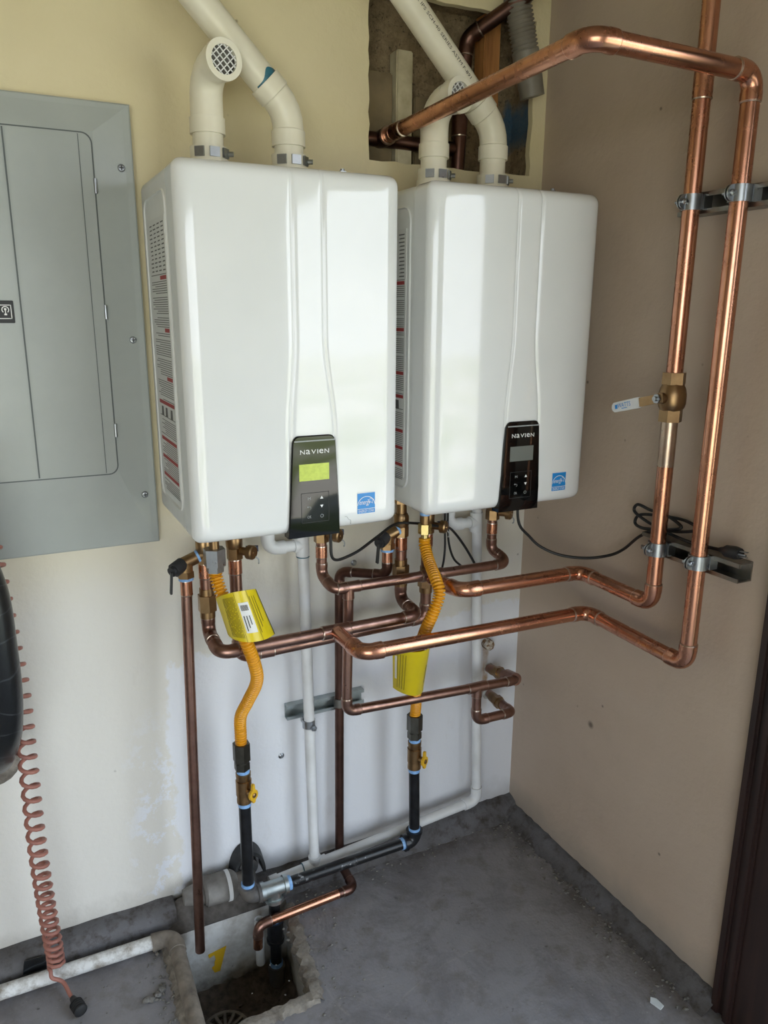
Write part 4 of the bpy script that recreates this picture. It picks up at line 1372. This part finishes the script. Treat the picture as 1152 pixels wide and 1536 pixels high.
# black iron gas piping with cocks
RG = .0150
def gas_cock(root, x, y, zt, zb):
    m = MB()
    m.tube([(x, y, zt), (x, y, zt - .01), (x, y, zt - .022), (x, y, zb + .022), (x, y, zb + .01), (x, y, zb)], [.0185, .0185, .0165, .0165, .0185, .0185], 20)
    m.tube([(x, y, (zt + zb) / 2 + .02), (x, y, (zt + zb) / 2 - .02)], .0195, 20)
    m.cyl((x, y, (zt + zb) / 2 - .008), (x + .012, y - .026, (zt + zb) / 2 - .008), .009)
    v = m.build('gas_cock', 'brass', root)
    c = V((x + .013, y - .028, (zt + zb) / 2 - .008))
    d = V((.42, -.9, 0)).normalized(); s = d.cross(ZA).normalized()
    pl = [(.000, .030), (.0035, .029), (.0045, .014), (.0115, .008), (.013, 0), (.0115, -.008), (.005, -.014), (.004, -.020), (0, -.021)]
    pl = pl + [(-a, b) for a, b in pl[::-1][1:-1]]
    k = MB(); k.prism(pl, c, s, ZA, d * .006); h = k.build('cock_handle', 'yellow_handle', v)
    k = MB(); k.lathe(c + d * .005, d, [(0, .006), (.003, .006), (.0045, .003)], 12); k.build('handle_screw', 'brass', h)
    for z in (zt + .004, zb - .004):
        MB().cyl((x, y, z - .007), (x, y, z + .007), .0160).build('thread_tape', 'tape_blue', root)
GZ = .092
root = thing('gas_pipe', (.4, -.12, .07), 'black iron gas pipe with two risers and yellow cocks', 'pipe')
gas_cock(root, .131, -.12, .452, .370)
MB().cyl((.131, -.12, .372), (.131, -.12, .128), RG, seg=24).build('riser', 'iron', root)
gas_cock(root, .609, -.12, .412, .330)
MB().cyl((.609, -.12, .332), (.613, -.12, .135), RG, seg=24).build('riser', 'iron', root)
def bead(p, q, r):
    p, q = V(p), V(q); d = q - p
    return [(p, r), (p + d * .35, r), (p + d * .4, r * .86), (q, r * .86)]
def iron_elbow(p, d1, d2, mat):
    p, d1, d2 = V(p), nrm(d1), nrm(d2)
    bend, tl = arc(p, d1, d2, .022)
    m = MB()
    a, b = bend[0] - d1 * .012, bend[-1] + d2 * .012
    m.tube([a, a + d1 * .008, a + d1 * .009] + bend + [b - d2 * .009, b - d2 * .008, b], [.0235, .0235, .020] + [.020] * len(bend) + [.020, .0235, .0235], 22)
    return m.build('elbow', mat, root)
iron_elbow((.613, -.12, GZ + .006), (0, 0, -1), (-1, 0, 0), 'iron')
MB().cyl((.613, -.12, .131), (.613, -.12, .140), .0165).build('thread_tape', 'tape_blue', root)
MB().cyl((.580, -.12, GZ + .0055), (.235, -.12, GZ), RG, seg=24).build('cross_pipe', 'iron_worn', root)
MB().cyl((.571, -.12, GZ + .005), (.580, -.12, GZ + .0055), .0165).build('thread_tape', 'tape_blue', root)
m = MB()
c = V((.198, -.12, GZ))
m.tube([c - XA * .036, c - XA * .026, c - XA * .025, c + XA * .025, c + XA * .026, c + XA * .036], [.0245, .0245, .0205, .0205, .0245, .0245], 24)
m.tube([c, c - ZA * .025, c - ZA * .026, c - ZA * .036], [.0205, .0205, .0245, .0245], 24)
m.build('tee', 'galv', root, label='silvery galvanised tee')
MB().cyl(c + XA * .034, c + XA * .046, .0185).build('thread_tape', 'tape_blue', root)
MB().cyl(c - XA * .034, c - XA * .044, .0185).build('thread_tape', 'tape_blue', root)
iron_elbow((.128, -.12, GZ), (0, 0, -1), (1, 0, 0), 'iron_dusty')
MB().cyl((.130, -.12, .124), (.130, -.12, .134), .0168).build('thread_tape', 'tape_blue', root)
MB().cyl(c - ZA * .034, c - ZA * .30, RG, seg=24).build('drop_pipe', 'iron', root)
m = MB(); m.tube([c - ZA * .098, c - ZA * .106, c - ZA * .107, c - ZA * .155, c - ZA * .156, c - ZA * .164], [.0235, .0235, .0215, .0215, .0235, .0235], 22); m.build('coupling', 'iron', root)
MB().cyl(c - ZA * .090, c - ZA * .099, .0172).build('thread_tape', 'tape_blue', root)
MB().cyl(c - ZA * .230, c - ZA * .242, .0172).build('thread_tape', 'tape_blue', root)
m = MB(); m.tube([c - ZA * .242, c - ZA * .252, c - ZA * .30], [.0225, .0225, .020], 20); m.build('coupling', 'iron_dusty', root)

# dusty conduit coupling along the curb, black pipe sleeve in the wall
root = thing('dusty_conduit', (.03, -.052, .05), 'dusty grey plastic conduit stub lying on the curb', 'conduit')
MB().tube([(-.02, -.046, .086), (.03, -.048, .087), (.075, -.050, .086)], [.020, .031, .033], 24).build('pipe', 'pvc_grey', root)
m = MB(); m.tube([(.03, -.050, .088), (.036, -.05, .088), (.036, -.05, .088), (.105, -.050, .084), (.120, -.05, .083)], [.034, .037, .038, .038, .028], 24); m.build('hub', 'pvc_grey', root)
MB().ring((.090, -.050, .085), XA, .0375, .0395, .010, 24).build('white_ring', 'pvc_white', root)
MB().tube([(.112, -.05, .084), (.165, -.055, .078)], [.03, .028], 20).build('spigot', 'iron_dusty', root)
root = thing('pipe_sleeve', (.158, -.02, .06), 'black split sleeve arching at the wall behind left gas pipe', 'sleeve')
m = MB()
n = 16
vs = []
for i in range(n + 1):
    a = -.1 + (PI + .2) * i / n
    for (r_, y_) in ((.036, -.002), (.047, -.002), (.043, -.045), (.036, -.045)):
        vs.append((.158 + r_ * 1.0 * math.cos(a), y_, .092 + r_ * 1.55 * math.sin(a)))
m.add(vs, [(i * 4 + k, i * 4 + (k + 1) % 4, (i + 1) * 4 + (k + 1) % 4, (i + 1) * 4 + k) for i in range(n) for k in range(4)] + [(0, 1, 2, 3), (n * 4 + 3, n * 4 + 2, n * 4 + 1, n * 4)])
m.build('split_ring', 'rubber', root)
MB().cyl((.158, -.001, .10), (.158, -.03, .10), .026, seg=20).build('inner_stub', 'iron_dusty', root)

# ================================================================== FLOOR PIPES, PIT THINGS
root = thing('floor_drain_pipe', (-.2, -.08, 0), 'dusty white plastic pipe lying on the floor at the curb', 'pipe')
run(root, [(-.80, -.078, .020), (-.057, -.088, .020), (-.0575, -.14, .019)], .0170, 'pvc_dusty', 'pvc_dirty', ring=False, sock=1.4, g=1.2)
run(root, [(-.0575, -.125, .019), (-.064, -.47, .010)], .0185, 'pvc_dirty')
MB().cyl((-.099, -.0876, .020), (-.1005, -.0876, .020), .0206).build('glue_line', 'primer', root)
root = thing('drain_end_pipe', (.152, -.108, -.13), 'short white plastic pipe hanging into the pit', 'pipe')
MB().ring((.157, -.112, -.135), ZA, .0085, .0118, .140, 22).build('pipe', 'pvc_white', root)
m = MB(); poly = [(-.0252, .0275), (-.0233, .016), (-.0097, .021), (-.0058, .006), (-.0097, -.0025), (-.0097, -.0125), (-.0175, -.0175), (-.0109, -.035), (.0039, -.035), (.0233, .036)]
m.prism(poly, (.054, -.0705, -.118), XA, ZA, (0, -.0015, 0))
tag(m.build('yellow_sticker', 'sticker_yellow'), 'torn yellow sticker shaped like a seven on the pit wall', 'sticker')
# drain grate in the soil
root = thing('drain_grate', (.03, -.21, D), 'round slotted drain grate in the pit soil', 'grate')
gc = V((.035, -.20, D + .012))
MB().lathe(gc - ZA * .012, ZA, [(0, .022), (.014, .020), (.017, .012)], 18).build('hub', 'pvc_dirty', root)
MB().ring(gc - ZA * .008, ZA, .054, .062, .008, 30).build('rim', 'pvc_dirty', root)
for k in range(14):
    a = 2 * PI * k / 14
    d = V((math.cos(a), math.sin(a), 0)); s = V((-d.y, d.x, 0))
    MB().obox(gc + d * .037 - ZA * .003, d * .018, s * .0035, ZA * .004).build('rib', 'pvc_dirty', root)

# crumbs and stones
m = MB()
rnd = random.Random(11)
def crumb(x, y, z, s):
    m.blob((x, y, z), s, 1, .35, (1, rnd.uniform(.6, 1), .6))
for i in range(190):
    y = -rnd.uniform(.02, .80); crumb(XW - .045 - abs(rnd.gauss(0, .03)), y, .002, rnd.uniform(.0015, .0055))
for i in range(70):
    crumb(rnd.uniform(.3, 1.0), -.055 - abs(rnd.gauss(0, .03)), .002, rnd.uniform(.0015, .005))
for i in range(90):
    crumb(rnd.uniform(.2, .34), -rnd.uniform(.08, .45), .002, rnd.uniform(.0012, .005))
for i in range(90):
    crumb(rnd.uniform(-.4, 1.0), -rnd.uniform(.1, .8), .001, rnd.uniform(.001, .0032))
for i in range(60):
    crumb(rnd.uniform(-.13, -.085), -rnd.uniform(.1, .45), .002, rnd.uniform(.002, .006))
m.v = [p for p in m.v]
keep = []
o = m.build('concrete_crumbs', 'gravel', loc=(.5, -.3, 0), sharp=0, kind='stuff')
tag(o, 'loose concrete crumbs and grit scattered over the dusty floor', 'rubble')
m = MB()
for i in range(120):
    m.blob((rnd.uniform(-.03, .2), -rnd.uniform(.08, .38), D + .004), rnd.uniform(.003, .011), 1, .35, (1, .9, .7))
tag(m.build('soil_clods', 'dirt', loc=(.08, -.2, D), sharp=0, kind='stuff'), 'loose dark soil clods lying in the pit bottom', 'soil')
m = MB()
for (x, y, s) in ((-.150, -.236, .009), (-.138, -.240, .008), (-.124, -.232, .009), (-.114, -.222, .010), (-.108, -.215, .007)):
    m.blob((x, y, s * .55), s, 2, .22, (1, .8, .7))
tag(m.build('concrete_lump', 'gravel'), 'crooked grey concrete lump on the floor left of pit', 'stone')
m = MB(); m.prism([(-.010, -.014), (.004, -.016), (.010, .004), (.004, .016), (-.008, .012)], (.905, -.757, .001), V((.9, .4, 0)), V((-.4, .9, .1)), (0, 0, .004))
tag(m.build('white_chip', 'chip'), 'small white chip of tile on floor near the dark jamb', 'chip')
m = MB(); m.prism([(-.026, -.016), (.024, -.019), (.028, .017), (-.020, .020)], (-.375, -.0545, .040), XA, ZA, (0, -.002, 0))
tag(m.build('black_tape_patch', 'tape_black'), 'black tape patch stuck on curb left of the red coil', 'tape')

# ================================================================== LEFT EDGE: taped hose, red coil cord
root = thing('taped_hose', (-.37, -.1, .55), 'thick black tape wrapped hose bending into the wall at far left', 'hose')
MB().tube(spline([(-.387, -.165, 1.30), (-.382, -.165, 1.10), (-.368, -.168, 1.00), (-.3655, -.168, .90), (-.366, -.160, .80), (-.374, -.140, .71), (-.388, -.10, .645), (-.398, -.06, .605)], 6), [.034 + .006 * math.sin(min(i / 14, 1) * PI / 2) for i in range(43)], 26).build('tape_wrap', 'tape_black', root)
MB().tube(spline([(-.397, -.064, .609), (-.406, -.03, .578), (-.412, .004, .562)], 5), .032, 22).build('conduit_end', 'pvc_grey', root)
MB().lathe((-.408, -.001, .557), (0, -1, 0), [(0, .058), (.004, .052), (.008, .036)], 20).build('patch_collar', 'rim', root)
root = thing('coiled_air_cord', (-.3, -.15, 0), 'red coiled cord hanging down wall to its black plug', 'cord')
ax = spline([(-.378, -.085, 1.38), (-.358, -.080, 1.15), (-.342, -.072, .90), (-.333, -.07, .75), (-.335, -.08, .58), (-.337, -.095, .40), (-.334, -.100, .25), (-.329, -.098, .12), (-.327, -.098, .055)], 30)
Ltot = sum((b - a).length for a, b in zip(ax, ax[1:]))
pts = []
ph = 0.0
for a, b in zip(ax, ax[1:]):
    z = a.z
    pitch = .0140 + .010 * sstep(.06, .17, z) + .010 * sstep(.17, .5, z) + .004 * sstep(.5, .9, z)
    L = (b - a).length
    steps = max(1, int(L / pitch * 14))
    for i in range(steps):
        p = a.lerp(b, i / steps)
        rr_ = .0170
        pts.append(p + V((math.cos(ph) * rr_, math.sin(ph) * rr_, 0)))
        ph += 2 * PI * (L / pitch) / steps
tail = [pts[-1] + V((.002, -.01, -.012)), V((-.318, -.125, .030)), V((-.306, -.155, .016)), V((-.300, -.172, .014))]
pts = pts + spline([pts[-1]] + tail, 6)[1:]
MB().tube(pts, .0046, 10).build('coil', 'coil', root, sharp=60)
d = V((.30, -.95, 0)).normalized(); s = V((-d.y, d.x, 0))
c = V((-.2985, -.176, .0145))
m = MB(); m.tube([c - d * .012, c, c + d * .006, c + d * .02, c + d * .034, c + d * .036], [.0065, .009, .013, .0140, .0130, .006], 16)
pg = m.build('plug_body', 'rubber', root)
for k in range(5):
    MB().ring(c + d * (.008 + k * .006), d, .0130, .0150, .0024, 16).build('grip_rib', 'black', pg)

# ================================================================== POWER CORDS
def cord(name, pts, label, r=.0034, per=10):
    o = MB().tube(spline(pts, per), r, 10).build(name, 'cord', sharp=60)
    return tag(o, label, 'cord')
cord('power_cord', [(.317, -.25, ZB), (.316, -.25, 1.05), (.318, -.25, 1.018), (.332, -.245, 1.006), (.36, -.235, 1.006), (.40, -.22, 1.013), (.46, -.19, 1.03), (.522, -.162, 1.046), (.58, -.156, 1.04), (.640, -.155, 1.026), (.70, -.11, 1.005), (.735, -.09, .98), (.77, -.09, .935), (.796, -.1, .887), (.80, -.10, .872)], 'black cable looping from left heater behind the right gas hose')
cord('sensor_cable', [(.700, -.095, ZB), (.702, -.095, 1.0), (.704, -.095, .95), (.700, -.098, .915), (.694, -.10, .89)], 'short black cable hanging straight below the right heater', .003)
cord('sensor_cable', [(.706, -.10, ZB), (.708, -.10, 1.0), (.714, -.10, .95), (.730, -.10, .91), (.756, -.10, .885), (.765, -.10, .875)], 'short black cable curving right below the right heater', .003)
root = thing('power_cord', (.985, -.6, 1.07), 'black power cord with coiled slack and plug on the lower strut', 'cord')
MB().tube(spline([(.818, -.25, ZB), (.818, -.25, 1.06), (.826, -.252, 1.028), (.849, -.255, 1.003), (.88, -.268, .972), (.92, -.30, .953), (.965, -.345, .952), (.998, -.39, .968), (1.004, -.43, .995), (1.000, -.48, 1.040), (.998, -.53, 1.068), (1.0, -.60, 1.082), (1.002, -.64, 1.098), (1.004, -.60, 1.108), (1.004, -.52, 1.100), (1.005, -.468, 1.088), (1.004, -.458, 1.066), (1.0, -.49, 1.062), (.996, -.55, 1.075), (.998, -.60, 1.092), (1.002, -.55, 1.108), (1.004, -.50, 1.108), (1.003, -.462, 1.112), (1.002, -.455, 1.094), (1.0, -.50, 1.080), (.996, -.56, 1.072), (.993, -.63, 1.068), (.990, -.69, 1.072), (.988, -.722, 1.076)], 8), .0036, 10).build('cable', 'cord', root, sharp=60)
pdv = (V((.985, -.80, 1.084)) - V((.988, -.722, 1.076))).normalized()
c = V((.988, -.722, 1.076))
m = MB(); m.tube([c - pdv * .01, c, c + pdv * .008, c + pdv * .03, c + pdv * .042], [.0045, .0075, .0125, .0140, .0115], 12); pb = m.build('plug', 'black', root)
for o_ in ((0, 0, .0055), (0, 0, -.0055)):
    MB().obox(c + pdv * .050 + V(o_), pdv * .0085, V((.003, 0, 0)), V((0, 0, .0009))).build('prong', 'steel', pb)
MB().cyl(c + pdv * .04 + V((-.006, 0, 0)), c + pdv * .060 + V((-.006, 0, 0)), .0022, seg=8).build('prong', 'steel', pb)

# small anchor screw heads in the back wall
for (x, z, lab) in ((.483, .905, 'small screw head in the wall between the heaters'), (.268, .392, 'small screw head in wall left of the white riser')):
    m = MB(); m.lathe((x, .002, z), (0, -1, 0), [(0, .008), (.004, .008), (.007, .004)], 12)
    tag(m.build('wall_screw', 'steel'), lab, 'screw')
